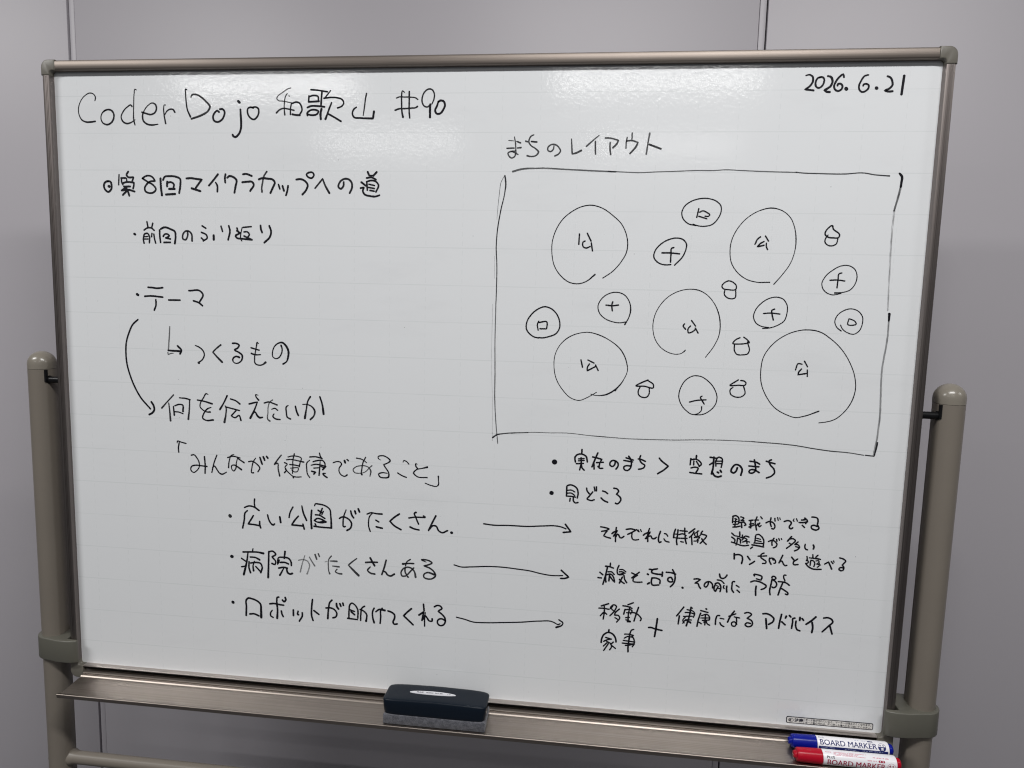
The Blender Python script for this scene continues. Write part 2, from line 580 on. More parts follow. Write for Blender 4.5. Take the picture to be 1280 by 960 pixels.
def rrect(x0, y0, x1, y1, r, n=5):
    p = []
    for cx, cy, a0 in ((x1 - r, y1 - r, 0), (x0 + r, y1 - r, 90), (x0 + r, y0 + r, 180), (x1 - r, y0 + r, 270)):
        for i in range(n + 1):
            a = math.radians(a0 + 90 * i / n)
            p.append((cx + r * math.cos(a), cy + r * math.sin(a)))
    return p
SW, SH = 0.1135, 0.0098
OX, OZ, AN = 0.4607, 0.8508, 0.0009
bm = B()
bm.faces.new([bm.verts.new(p + (0,)) for p in rrect(0, 0, SW, SH, .0022)])
sticker = part('caution_sticker', plane_map(bm, OX, OZ, AN, -.0003), M['ink_print'], surf, smooth=False)
bm = B()
bm.faces.new([bm.verts.new(p + (0,)) for p in rrect(.0011, .0011, SW - .0011, SH - .0011, .0015)])
part('sticker_face', plane_map(bm, OX, OZ, AN, -.0005), M['paper'], wb, smooth=False)
bm = B()
t_ = text_bm('注意', .0058, .03)
bmesh.ops.translate(t_, verts=t_.verts, vec=(.0108, .0021, 0))
append(bm, t_)
rect(bm, .0231, .0010, .0236, SH - .001)
for k, s_ in enumerate(('ボード面が汚れていると、マーカーが消えにくくなります。', 'ボード面の汚れは、堅く絞った濡れた布で拭いてください。')):
    t_ = text_bm(s_, .0033, .014, .0855)
    bmesh.ops.translate(t_, verts=t_.verts, vec=(.0252, .0052 - .0040 * k, 0))
    append(bm, t_)
ring = []
for r_ in (.0026, .0022):
    ring.append([bm.verts.new((.0062 + 1.35 * r_ * math.cos(2 * PI * i / 24), .0049 + r_ * math.sin(2 * PI * i / 24), 0)) for i in range(24)])
for i in range(24):
    j = (i + 1) % 24
    bm.faces.new((ring[0][i], ring[0][j], ring[1][j], ring[1][i]))
for q in ((.0035, .0035, .0060, .0042), (.0040, .0042, .0046, .0066), (.0050, .0040, .0056, .0070), (.0058, .0036, .0066, .0060)):
    rect(bm, *q)
part('sticker_lettering', plane_map(bm, OX, OZ, AN, -.0007), M['ink_print'], wb, smooth=False)

# ------------------------------------------------------------------ handwriting: x, z in 0.1 mm from (0, 0.85), pen width in 0.1 mm
INK = [
 ('handwriting', 'large thin word in Latin letters along the top left', [
  (1, "-5250,8291,17 -5241,8331,20 -5269,8378,15 -5321,8392,17 -5398,8359,14 -5470,8279,14 -5505,8179,14 -5498,8098,15 -5459,8030,21 -5400,8003,24 -5332,8002,26 -5259,8011,24"),
  (1, "-5106,8156,26 -5060,8169,26 -5008,8156,26 -4976,8108,26 -4983,8041,26 -5023,7988,26 -5084,7966,26 -5143,7988,22 -5171,8049,17 -5153,8116,17 -5106,8156,26"),
  (1, "-4700,8209,24 -4711,8225,20 -4775,8198,19 -4837,8135,19 -4867,8068,19 -4842,8007,24 -4791,7980,26 -4723,7993,19 -4662,8029,14"),
  (1, "-4629,8429,15 -4646,8437,15 -4660,8387,15 -4671,8267,15 -4679,8134,15 -4680,8027,22 -4665,7962,19"),
  (1, "-4554,8130,25 -4495,8113,25 -4422,8099,25 -4369,8119,25 -4338,8178,25 -4351,8232,25 -4401,8252,18 -4454,8226,15 -4516,8159,15 -4547,8086,25 -4536,8013,25 -4486,7972,25 -4412,7959,25 -4323,7969,15"),
  (1, "-4201,8224,13 -4218,8227,13 -4231,8184,17 -4227,8091,20 -4209,7978,24"),
  (1, "-4215,8098,15 -4184,8144,20 -4139,8167,22 -4095,8164,23 -4070,8130,27"),
  (1, "-3885,8422,15 -3900,8433,17 -3903,8367,18 -3898,8249,20 -3883,8156,22 -3842,8066,27"),
  (0.85, "-3827,8327,20 -3812,8353,25 -3753,8360,23 -3682,8326,25 -3611,8266,25 -3555,8196,30 -3585,8141,25 -3659,8095,30 -3740,8065,28 -3828,8039,28"),
  (1, "-3426,8127,28 -3447,8144,28 -3491,8114,28 -3514,8061,28 -3501,8015,28 -3451,7995,28 -3392,8021,28 -3355,8074,28 -3346,8133,28 -3374,8165,28 -3411,8164,28"),
  (1, "-3146,8267,36 -3127,8251,36"),
  (1, "-3116,8158,28 -3113,8073,30 -3109,7981,33 -3116,7901,31 -3151,7829,30 -3195,7796,30 -3228,7809,30 -3235,7825,30"),
  (1, "-2933,8177,25 -2965,8187,25 -3008,8171,25 -3016,8125,25 -2988,8059,25 -2925,8026,25 -2881,8058,25 -2854,8124,25 -2862,8170,25 -2900,8190,25 -2950,8182,25"),
 ]),
 ('handwriting', 'three large characters after the Latin word at the top', [
  (0.75, "-2397,8433,15 -2436,8423,15 -2514,8375,15 -2578,8331,15 -2596,8298,15 -2572,8272,15 -2509,8263,15 -2396,8241,15"),
  (0.9, "-2448,8362,13 -2473,8323,16 -2488,8252,16 -2492,8161,16 -2485,8085,23"),
  (1, "-2423,8331,15 -2419,8327,15"),
  (0.9, "-2603,8112,24 -2552,8155,21 -2510,8168,21 -2439,8161,21 -2355,8143,21"),
  (1, "-2389,8238,19 -2404,8160,21 -2405,8089,23"),
  (1, "-2375,8233,23 -2340,8248,23 -2283,8240,23 -2249,8192,23 -2242,8147,23 -2274,8088,24"),
  (1, "-2377,8091,28 -2327,8082,28 -2274,8079,28"),
  (1, "-2114,8408,23 -2030,8401,23 -1884,8379,22"),
  (1, "-1960,8384,26 -1968,8300,26 -1976,8203,26"),
  (1, "-2142,8327,24 -2149,8250,24"),
  (1, "-2135,8319,24 -2086,8333,24 -2017,8320,24 -2010,8255,24"),
  (1, "-2143,8252,26 -2073,8254,26 -2003,8259,26"),
  (1, "-2165,8179,26 -2122,8195,26 -2031,8197,26 -1927,8186,26"),
  (1, "-2166,8075,26 -2170,8101,26 -2130,8139,26 -2060,8148,26 -2011,8126,26 -2032,8093,26 -2102,8078,26 -2158,8088,26"),
  (1, "-1969,8158,32 -1983,8093,32 -1979,8028,32"),
  (1, "-1838,8396,14 -1877,8351,19 -1926,8293,19"),
  (1, "-1933,8296,24 -1850,8306,22 -1752,8301,22 -1683,8279,22 -1658,8233,22 -1683,8195,22 -1746,8170,22"),
  (1, "-1828,8237,21 -1857,8170,26 -1892,8080,26 -1914,8028,32"),
  (1, "-1872,8093,26 -1809,8060,26 -1698,7997,26"),
  (0.9, "-1345,8353,22 -1359,8283,19 -1373,8180,19 -1390,8071,14"),
  (1, "-1483,8178,19 -1517,8155,24 -1538,8085,24 -1517,8050,24 -1435,8039,24 -1255,8032,29|-1255,8032,29 -1242,8122,30"),
 ]),
 ('handwriting', 'large hash sign and number ending the top line', [
  (0.9, "-935,8292,17 -901,8305,17 -834,8304,17 -739,8301,17 -671,8290,17 -646,8271,17"),
  (0.9, "-952,8137,24 -900,8154,21 -805,8157,21 -724,8163,21 -670,8169,20 -650,8182,25"),
  (1, "-827,8365,14 -854,8383,16 -865,8330,20 -865,8228,21 -859,8113,22 -845,8049,29"),
  (1, "-762,8373,22 -762,8240,22 -761,8113,22 -753,8038,22"),
  (0.9, "-454,8215,17 -428,8276,20 -427,8352,20 -457,8396,20 -497,8403,20 -550,8372,20 -583,8309,20 -587,8239,20 -555,8185,20 -514,8175,20 -485,8194,25"),
  (1, "-477,8206,31 -480,8124,31 -479,8045,31"),
  (1, "-367,8244,23 -387,8187,28 -410,8130,28 -392,8091,28 -345,8091,28 -305,8135,28 -280,8199,28 -300,8247,28 -341,8256,28 -371,8237,28"),
 ]),
 ('handwriting', 'date written in the top right corner', [
  (1, "4265,8521,17 4306,8530,20 4344,8508,25 4353,8455,27 4327,8401,25 4265,8354,25|4265,8354,25 4313,8350,25 4367,8342,25"),
  (1, "4439,8503,19 4410,8490,23 4385,8431,24 4394,8389,24 4425,8371,24 4459,8388,24 4485,8441,23 4485,8477,23 4457,8501,23 4428,8495,23"),
  (1, "4525,8512,23 4563,8500,28 4585,8452,28 4571,8399,28 4498,8344,28|4498,8344,28 4529,8325,28 4562,8322,28"),
  (1, "4717,8496,22 4705,8530,25 4669,8505,25 4626,8446,25 4608,8381,25 4628,8345,25 4664,8333,25 4698,8356,25 4707,8392,25 4688,8416,25 4652,8416,25 4648,8398,25"),
  (1, "4751,8361,44 4757,8356,44"),
  (1, "5002,8519,19 4968,8513,23 4920,8449,23 4901,8390,23 4911,8343,23 4942,8319,23 4982,8330,23 5014,8365,23 5012,8401,23 4981,8415,23 4953,8407,23 4950,8394,23"),
  (1, "5106,8365,40 5112,8362,40"),
  (1, "5225,8502,23 5261,8486,26 5286,8439,26 5291,8398,26 5265,8363,26 5204,8334,26|5204,8334,26 5245,8322,26 5298,8325,26"),
  (1, "5418,8505,31 5411,8397,31 5405,8289,31"),
 ]),
 ('handwriting', 'greyish heading above the drawn town plan', [
  (0.7, "578,7746,12 640,7742,12"),
  (0.8, "686,7733,19 733,7716,22"),
  (0.8, "557,7647,20 649,7650,20"),
  (0.8, "695,7651,19 741,7656,23"),
  (0.75, "652,7790,14 667,7714,17 674,7619,17"),
  (0.75, "676,7612,19 611,7606,19 571,7587,19 586,7549,19 619,7523,19 659,7542,19 677,7593,19"),
  (0.75, "611,7610,19 657,7593,19 704,7568,19"),
  (0.75, "802,7737,22 829,7729,19"),
  (0.9, "877,7733,22 947,7726,22"),
  (0.75, "905,7817,15 881,7808,19 845,7720,19 872,7682,19 932,7644,19 973,7600,25 941,7556,19 876,7543,19 826,7552,25"),
  (0.75, "1172,7682,15 1167,7638,20 1129,7606,20 1096,7619,20 1095,7657,20 1133,7692,20 1185,7695,20 1238,7657,20 1259,7613,20 1234,7575,20 1187,7550,20"),
  (0.75, "1397,7764,15 1404,7676,20 1412,7575,20|1412,7575,20 1461,7588,25 1527,7619,28"),
  (0.7, "1749,7807,15 1674,7745,18 1594,7673,23"),
  (0.75, "1707,7732,21 1708,7651,21 1713,7575,21"),
  (0.75, "1833,7776,21 1878,7776,21 2001,7747,21|2001,7747,21 1983,7707,26 1934,7654,24"),
  (0.75, "1896,7719,21 1896,7651,21 1908,7569,21"),
  (0.75, "2171,7837,18 2172,7763,18"),
  (0.75, "2110,7781,18 2100,7713,18 2100,7647,18"),
  (0.75, "2103,7738,21 2172,7744,21 2250,7719,21|2250,7719,21 2227,7669,27 2154,7582,23"),
  (0.7, "2393,7834,22 2376,7713,18 2361,7576,23"),
  (0.8, "2396,7694,26 2467,7669,26 2541,7641,25"),
 ]),
 ('handwriting', 'bold black heading line under the title', [
  (1, "-5103,7196,29 -5150,7178,29 -5168,7131,29 -5154,7085,29 -5104,7049,29 -5059,7085,29 -5051,7147,29 -5064,7188,29 -5103,7196,29"),
  (1, "-5093,7126,40 -5086,7124,40"),
  (1, "-4931,7287,21 -4937,7220,21 -4943,7148,21"),
  (1, "-4791,7328,28 -4818,7282,28 -4800,7257,28 -4721,7252,28"),
  (1, "-4902,7241,26 -4834,7241,26"),
  (1, "-4897,7236,24 -4894,7179,24 -4878,7150,24"),
  (1, "-4820,7236,20 -4817,7190,20"),
  (1, "-4715,7247,26 -4740,7190,26"),
  (1, "-4888,7167,26 -4831,7185,26 -4712,7180,26|-4712,7180,26 -4714,7139,26 -4727,7098,26"),
  (1, "-4862,7123,29 -4771,7126,28"),
  (1, "-4898,7071,31 -4834,7107,31"),
  (1, "-4898,7071,29 -4790,7079,29 -4706,7057,28"),
  (1, "-4829,7107,29 -4822,7085,29 -4884,7009,29"),
  (1, "-4808,7066,29 -4788,7000,29"),
  (1, "-4581,7237,26 -4540,7265,25 -4478,7275,25 -4434,7258,25 -4391,7202,25|-4391,7202,25 -4470,7194,25 -4516,7161,26 -4552,7099,26 -4542,7063,26 -4487,7038,26 -4419,7049,26 -4384,7090,25 -4416,7141,25 -4504,7191,25 -4581,7237,26"),
  (1, "-4311,7238,31 -4309,7131,31 -4297,7008,31"),
  (1, "-4273,7218,28 -4249,7259,28 -4176,7270,28 -4087,7263,28 -4021,7235,28 -4018,7153,28 -4039,7041,28"),
  (1, "-4235,7019,31 -4100,7028,31"),
  (1, "-4212,7193,31 -4216,7132,31"),
  (1, "-4201,7183,28 -4157,7188,28 -4113,7158,28 -4120,7117,28"),
  (1, "-4187,7096,31 -4104,7097,31"),
  (1, "-3925,7240,29 -3859,7244,29 -3759,7231,29 -3699,7226,29|-3699,7226,29 -3750,7165,29 -3790,7114,29"),
  (1, "-3851,7106,31 -3725,7069,31"),
  (1, "-3461,7298,28 -3517,7232,28 -3596,7146,28"),
  (1, "-3496,7187,22 -3475,7147,26 -3475,7065,26"),
  (1, "-3351,7299,28 -3361,7238,28 -3356,7188,28"),
  (1, "-3325,7253,29 -3297,7274,29 -3243,7264,29 -3194,7224,29 -3207,7138,29 -3225,7052,29"),
  (1, "-3095,7300,28 -3057,7305,28 -2970,7278,28"),
  (1, "-3108,7192,28 -3037,7200,28 -2961,7195,28 -2945,7170,28 -2996,7077,28"),
  (1, "-2868,7233,29 -2825,7248,29 -2744,7243,29 -2669,7230,29 -2642,7202,29 -2670,7121,29 -2704,7051,29"),
  (0.8, "-2753,7336,25 -2792,7281,23 -2815,7191,23 -2829,7110,23 -2825,7065,28"),
  (1, "-2586,7164,25 -2568,7107,25"),
  (1, "-2530,7147,27 -2509,7082,27"),
  (1, "-2450,7148,27 -2461,7083,27 -2481,7022,27"),
  (1, "-2331,7233,27 -2272,7239,27 -2208,7214,27 -2171,7164,27 -2193,7094,27 -2247,7034,27"),
  (1, "-2112,7254,24 -2176,7279,24 -2186,7299,24 -2144,7329,24 -2096,7324,24 -2080,7294,24 -2112,7254,24"),
  (0.9, "-2065,7120,23 -1958,7245,23|-1958,7245,23 -1922,7156,26 -1864,7057,30"),
  (0.9, "-1661,7202,27 -1667,7148,27 -1704,7113,27 -1735,7137,27 -1719,7197,27 -1661,7242,27 -1598,7242,27 -1551,7198,27 -1546,7129,27 -1578,7059,27"),
  (1, "-1326,7337,27 -1305,7293,27"),
  (1, "-1202,7337,27 -1248,7288,27"),
  (1, "-1308,7292,21 -1251,7290,21"),
  (1, "-1342,7258,24 -1274,7266,24 -1212,7239,24"),
  (1, "-1342,7209,24 -1274,7227,24 -1211,7211,24 -1177,7170,24 -1211,7076,24"),
  (1, "-1339,7199,24 -1331,7100,24"),
  (1, "-1310,7177,20 -1232,7160,20"),
  (1, "-1316,7135,21 -1232,7121,21"),
  (1, "-1295,7096,23 -1237,7086,23"),
  (1, "-1415,7203,27 -1357,7159,27"),
  (1, "-1425,7124,27 -1378,7132,27 -1394,7100,27 -1378,7050,27 -1294,7021,27 -1211,7017,27 -1164,7032,27"),
 ]),
 ('handwriting', 'short bullet line under the bold heading', [
  (1, "-4733,6471,35 -4721,6465,35"),
  (1, "-4536,6642,24 -4524,6574,24"),
  (1, "-4449,6622,24 -4465,6565,24"),
  (1, "-4583,6527,24 -4531,6557,24 -4474,6557,24 -4430,6524,24"),
  (1, "-4585,6464,24 -4599,6402,24 -4590,6344,24"),
  (1, "-4574,6475,24 -4534,6481,24 -4507,6445,24 -4510,6351,24"),
  (1, "-4575,6433,20 -4529,6439,20"),
  (1, "-4582,6402,20 -4525,6403,20"),
  (1, "-4466,6482,23 -4473,6435,23"),
  (1, "-4438,6472,23 -4429,6404,23 -4414,6347,23"),
  (1, "-4349,6530,26 -4348,6436,26 -4340,6359,26"),
  (1, "-4328,6546,29 -4282,6567,29 -4181,6543,28 -4121,6512,28 -4112,6440,29 -4126,6346,29"),
  (1, "-4289,6359,26 -4193,6361,26"),
  (1, "-4297,6442,26 -4280,6469,26 -4229,6474,26 -4207,6454,26 -4247,6425,26"),
  (1, "-4259,6422,26 -4191,6408,26"),
  (0.85, "-3930,6515,26 -3932,6453,26 -3967,6400,26 -4000,6410,26 -4004,6462,26 -3958,6520,26 -3913,6520,26 -3875,6485,26 -3867,6386,28"),
  (1, "-3712,6595,24 -3658,6563,24"),
  (1, "-3726,6507,24 -3649,6467,24 -3639,6436,24 -3701,6389,24"),
  (1, "-3728,6430,24 -3695,6399,24"),
  (1, "-3544,6466,34 -3545,6409,34"),
  (1, "-3432,6593,25 -3412,6524,25"),
  (1, "-3319,6600,27 -3304,6544,27 -3332,6410,27"),
  (1, "-3199,6571,25 -3189,6535,25"),
  (1, "-3200,6535,28 -3156,6505,28"),
  (1, "-3173,6494,27 -3223,6463,27 -3202,6437,27 -3136,6428,27 -2983,6415,27"),
  (1, "-3111,6582,22 -2990,6594,22"),
  (1, "-3124,6575,17 -3146,6484,17 -3147,6423,17 -3131,6397,17"),
  (1, "-3096,6521,24 -3046,6521,24 -3020,6486,24 -3048,6445,24"),
  (1, "-3097,6464,25 -3042,6440,25 -2993,6420,25"),
  (1, "-2854,6611,28 -2849,6560,28 -2833,6517,28"),
  (1, "-2728,6607,28 -2702,6531,28 -2720,6460,28 -2803,6379,28"),
 ]),
 ('handwriting', 'short bullet line with two long bars', [
  (1, "-4725,5623,38 -4709,5614,38"),
  (1, "-4552,5726,26 -4478,5722,26 -4421,5715,26 -4329,5726,26"),
  (1, "-4608,5597,26 -4528,5604,26 -4334,5591,26"),
  (1, "-4440,5553,26 -4441,5474,26 -4469,5404,26"),
  (1, "-4244,5553,26 -4074,5555,26"),
  (1, "-3934,5692,26 -3759,5686,26 -3727,5650,26 -3780,5533,26"),
  (1, "-3870,5551,26 -3792,5527,26 -3737,5486,26"),
 ]),
 ('drawn_arrow', 'tall curved arrow down the left side', [
  (1, "-4726,5262,25 -4805,5193,25 -4873,5065,25 -4921,4912,25 -4930,4777,25 -4921,4624,25 -4879,4456,25 -4813,4288,25 -4728,4137,25 -4580,3972,25"),
  (1, "-4562,4075,30 -4527,4017,30 -4522,3957,30 -4555,3913,30 -4601,3888,30"),
 ]),
 ('handwriting', 'indented line behind a small hooked arrow', [
  (0.6, "-4241,5175,18 -4248,5084,20 -4261,4950,21 -4272,4840,21"),
  (1, "-4276,4834,24 -4196,4831,29 -4087,4828,29"),
  (1, "-4130,4903,29 -4075,4840,29 -4096,4791,29"),
  (0.7, "-4282,4806,16 -4280,4774,16|-4280,4774,16 -4231,4792,16 -4191,4797,9"),
  (1, "-3862,4919,15 -3806,4897,20 -3745,4846,20 -3727,4793,20 -3753,4727,20 -3817,4673,20"),
  (1, "-3817,4673,35 -3812,4671,35"),
  (0.9, "-3476,4938,26 -3551,4879,22 -3598,4831,22|-3598,4831,22 -3537,4767,26 -3462,4694,32"),
  (1, "-3298,4967,25 -3251,4968,25 -3201,4943,25 -3219,4906,25 -3270,4874,25 -3209,4842,25 -3159,4801,29 -3160,4748,25 -3201,4698,20 -3246,4683,17 -3290,4700,17 -3301,4732,25 -3278,4770,25 -3244,4782,25 -3201,4770,29"),
  (0.9, "-2911,4974,11 -2928,4989,26 -2943,4936,20 -2961,4850,17 -2974,4765,20 -2964,4690,20 -2914,4669,20 -2858,4678,20 -2811,4712,32"),
  (1, "-3023,4912,22 -2905,4882,22"),
  (1, "-3020,4832,26 -2978,4818,22 -2883,4819,17"),
  (1, "-2579,4960,26 -2564,4916,20 -2576,4842,20 -2612,4788,20 -2662,4770,16 -2701,4795,17 -2705,4869,17 -2665,4955,19 -2609,4994,20 -2565,5001,26 -2510,4960,31 -2473,4887,31 -2479,4792,29 -2502,4733,20 -2552,4699,26"),
 ]),
 ('handwriting', 'line at the tip of the tall curved arrow', [
  (0.85, "-4216,4191,22 -4312,4091,19 -4402,3993,27"),
  (0.85, "-4293,4070,18 -4282,3960,22 -4273,3812,30"),
  (1, "-4125,4153,19 -4033,4148,22 -3962,4132,22"),
  (0.85, "-3970,4132,21 -3978,3995,22 -3998,3846,30"),
  (1, "-4222,4023,21 -4212,3897,27"),
  (1, "-4198,4035,22 -4128,4057,22 -4082,4051,22 -4076,3958,30"),
  (1, "-4201,3947,19 -4143,3944,19 -4077,3923,19"),
  (1, "-3687,4220,12 -3710,4230,21 -3757,4168,18 -3805,4090,18 -3812,4035,18 -3773,3993,18 -3717,3965,18 -3662,3965,27"),
  (1, "-3850,4132,22 -3736,4115,22 -3628,4086,27"),
  (1, "-3646,4033,15 -3698,4012,22 -3758,3939,22 -3777,3872,22 -3731,3843,22 -3617,3852,27"),
  (1, "-3397,4212,26 -3451,4105,22 -3510,4010,29"),
  (1, "-3347,4169,22 -3268,4145,22 -3207,4102,26"),
  (0.85, "-3431,4067,15 -3418,4041,22 -3420,3953,22 -3446,3827,35"),
  (1, "-3424,4051,21 -3384,4042,21 -3215,4006,21"),
  (1, "-3266,4004,21 -3341,3924,21|-3341,3924,21 -3285,3899,21 -3222,3935,21 -3195,3865,26"),
  (1, "-2929,4240,10 -2968,4243,20 -2963,4217,19 -2924,4170,26"),
  (1, "-3066,4108,26 -2942,4142,20|-2942,4142,20 -2989,4026,23 -3053,3904,32"),
  (1, "-3024,3960,22 -2983,3996,22 -2945,3941,29 -2912,3916,29 -2869,3923,22"),
  (1, "-2841,4130,20 -2773,4149,20 -2706,4130,20 -2649,4111,23"),
  (0.7, "-2715,4180,17 -2756,4150,16 -2780,4089,16 -2787,3992,16 -2788,3894,22 -2761,3874,26"),
  (1, "-2730,4045,15 -2685,4061,19 -2641,4033,19"),
  (1, "-2697,3979,17 -2715,3946,22 -2676,3910,22 -2609,3902,22"),
  (0.9, "-2484,4110,14 -2508,4095,22 -2513,4014,22 -2497,3939,22 -2453,3918,26"),
  (1, "-2378,4103,23 -2357,4021,26 -2335,3974,26"),
  (0.9, "-2156,4249,26 -2187,4200,22 -2216,4070,22 -2239,3940,35"),
  (0.9, "-2268,4135,17 -2210,4137,17 -2133,4106,22 -2092,4043,29 -2106,3978,22 -2157,3924,29"),
  (1, "-2016,4252,24 -1984,4155,24 -1963,4011,34"),
 ]),
 ('handwriting', 'line between two corner quotation marks', [
  (1, "-4182,3487,11 -4178,3512,19 -4114,3501,19 -4045,3487,19"),
  (1, "-4150,3491,20 -4164,3412,21 -4160,3351,21"),
  (1, "-3969,3316,20 -3928,3326,20 -3883,3282,20 -3850,3216,20 -3846,3161,16 -3888,3092,16 -3942,3061,16 -3981,3098,19 -3968,3149,21 -3904,3171,21 -3823,3168,20 -3730,3161,23"),
  (1, "-3765,3304,23 -3757,3166,23 -3762,3059,23"),
  (1, "-3574,3336,19 -3613,3240,19 -3657,3076,19"),
  (1, "-3644,3149,20 -3614,3173,20 -3581,3130,20 -3536,3071,20 -3508,3059,24 -3432,3092,16"),
  (1, "-3410,3309,19 -3335,3332,19 -3221,3313,19"),
  (1, "-3312,3360,12 -3346,3348,16 -3388,3251,18 -3398,3162,22"),
  (1, "-3256,3306,19 -3160,3247,23"),
  (1, "-3261,3302,13 -3280,3224,18 -3287,3157,18 -3323,3116,18 -3351,3148,15 -3350,3192,18 -3315,3205,18 -3270,3186,22 -3202,3142,26"),
  (1, "-3091,3265,20 -3040,3275,20 -2972,3240,20 -2922,3176,20 -2952,3125,20"),
  (1, "-2982,3324,12 -3005,3293,17 -3042,3181,18 -3043,3103,18 -3020,3105,24"),
  (1, "-2914,3331,23 -2884,3239,23"),
  (1, "-2868,3348,27 -2847,3300,27"),
  (1, "-2817,3356,27 -2799,3332,27"),
  (1, "-2920,3337,21 -2891,3242,21"),
  (0.9, "-2597,3386,20 -2649,3321,20 -2700,3247,24"),
  (0.9, "-2689,3253,20 -2655,3265,20 -2645,3183,20 -2624,3080,23"),
  (1, "-2496,3365,17 -2440,3381,17 -2351,3380,17 -2300,3360,17 -2318,3283,17 -2330,3233,23"),
  (1, "-2519,3322,17 -2452,3331,17 -2362,3319,17 -2262,3302,23"),
  (0.9, "-2401,3415,21 -2424,3316,17 -2425,3195,17 -2432,3129,17"),
  (1, "-2548,3279,21 -2509,3262,17 -2543,3211,17 -2521,3174,17 -2550,3133,24"),
  (1, "-2538,3184,17 -2477,3126,17 -2421,3085,17 -2354,3078,17 -2303,3084,17"),
  (1, "-2470,3256,19 -2408,3253,19 -2330,3242,19"),
  (0.8, "-2459,3204,16 -2341,3205,16 -2358,3160,16 -2420,3157,16 -2442,3178,16"),
  (1, "-2421,3074,24 -2419,3066,24"),
  (1, "-2027,3445,18 -2011,3391,21 -1989,3365,21"),
  (1, "-2172,3381,20 -2094,3389,20 -1994,3371,20"),
  (0.9, "-2172,3334,13 -2212,3299,19 -2218,3206,19 -2202,3119,19 -2174,3082,19"),
  (1, "-2122,3315,20 -2061,3334,20 -1972,3334,20 -1945,3286,20 -1951,3247,20"),
  (1, "-2151,3262,16 -2095,3278,20 -2028,3276,20 -1934,3254,20"),
  (1, "-2112,3223,19 -2028,3232,17"),
  (1, "-1979,3208,26 -1939,3253,26"),
  (1, "-2006,3250,19 -1973,3241,19"),
  (1, "-2017,3337,13 -2026,3216,20 -2035,3123,24"),
  (1, "-2146,3175,24 -2085,3164,24|-2085,3164,24 -2113,3135,24"),
  (1, "-1940,3155,16 -1979,3148,24 -1957,3121,24 -1918,3096,24"),
  (1, "-1825,3316,17 -1769,3336,17 -1714,3325,17 -1703,3304,21 -1737,3242,17 -1737,3188,17 -1693,3136,17 -1654,3127,17 -1621,3150,22"),
  (1, "-1659,3355,29 -1648,3325,29"),
  (1, "-1620,3373,21 -1602,3356,21"),
  (0.85, "-1483,3399,21 -1417,3389,18 -1374,3370,18 -1335,3339,14"),
  (0.85, "-1350,3416,20 -1385,3348,20 -1406,3238,20 -1415,3183,20"),
  (0.75, "-1259,3300,20 -1286,3277,16 -1363,3202,13 -1439,3182,14 -1516,3194,17 -1533,3226,16 -1494,3271,16 -1417,3292,16 -1341,3290,16 -1297,3266,16 -1275,3223,24 -1286,3147,16"),
  (1, "-1409,3173,26 -1404,3164,26"),
  (1, "-1128,3388,9 -1166,3413,16 -1167,3434,19 -1112,3453,19 -1036,3430,19 -993,3384,23 -1036,3349,19 -1090,3325,19|-1090,3325,19 -1057,3278,20 -1013,3205,20 -1018,3150,26 -1078,3136,20 -1144,3149,20 -1160,3186,20 -1111,3208,20 -1035,3204,14"),
  (1, "-807,3375,12 -800,3397,17 -762,3390,17 -724,3352,17"),
  (1, "-885,3217,19 -825,3183,19 -758,3159,19"),
  (1, "-605,3356,13 -624,3365,18 -621,3323,21 -594,3292,21"),
  (1, "-460,3322,28 -535,3300,15 -610,3280,18 -655,3229,23 -609,3183,18 -458,3172,18"),
  (1, "-300,3200,23 -297,3136,14 -298,3077,21 -317,3057,15 -393,3061,18 -488,3091,15"),
 ]),
 ('handwriting', 'first bullet line above the left ends of the long arrows', [
  (0.85, "-3394,2444,51 -3388,2437,51"),
  (1, "-3010,2716,25 -3015,2660,24 -3008,2599,24"),
  (1, "-3166,2581,23 -3105,2607,25 -3025,2598,25 -2946,2550,27"),
  (1, "-3124,2536,21 -3156,2506,26 -3173,2403,26 -3201,2272,26"),
  (1, "-3034,2466,26 -3075,2398,26 -3116,2337,26|-3116,2337,26 -3030,2333,26 -2939,2322,26"),
  (1, "-2938,2384,27 -2938,2333,27 -2924,2289,27"),
  (1, "-2816,2490,25 -2800,2426,25 -2766,2367,25 -2732,2346,30 -2712,2362,25"),
  (1, "-2631,2472,30 -2618,2390,30"),
  (1, "-2431,2630,24 -2474,2547,24 -2490,2473,24"),
  (1, "-2296,2655,21 -2276,2559,27 -2227,2445,27"),
  (1, "-2350,2501,24 -2402,2440,27 -2453,2364,27|-2453,2364,27 -2368,2363,27 -2284,2358,27"),
  (1, "-2283,2386,24 -2262,2314,27"),
  (1, "-2150,2600,27 -2159,2477,27 -2152,2332,33"),
  (1, "-2105,2669,18 -2097,2694,21 -2036,2697,24 -1935,2673,23 -1885,2638,23 -1863,2517,24 -1856,2357,32"),
  (1, "-2053,2606,26 -1992,2570,22"),
  (1, "-1991,2637,24 -2025,2552,24"),
  (1, "-1975,2594,21 -1997,2548,21"),
  (1, "-2093,2537,24 -2037,2534,24 -1953,2490,24"),
  (1, "-2110,2452,25 -2071,2482,25 -2003,2475,25 -1948,2440,38"),
  (1, "-2105,2447,21 -2071,2432,21 -1992,2432,38 -1931,2441,21"),
  (1, "-2099,2403,25 -2083,2370,25"),
  (1, "-2116,2366,25 -2015,2358,25 -1858,2356,25"),
  (1, "-1637,2636,18 -1668,2551,22 -1682,2462,22 -1669,2385,26 -1648,2392,22"),
  (1, "-1735,2505,25 -1702,2527,25 -1646,2525,25 -1585,2490,25 -1557,2442,25 -1574,2369,25 -1624,2335,28"),
  (1, "-1568,2624,26 -1552,2564,26 -1526,2527,26"),
  (1, "-1507,2627,29 -1494,2590,29"),
  (1, "-1457,2663,28 -1439,2618,28"),
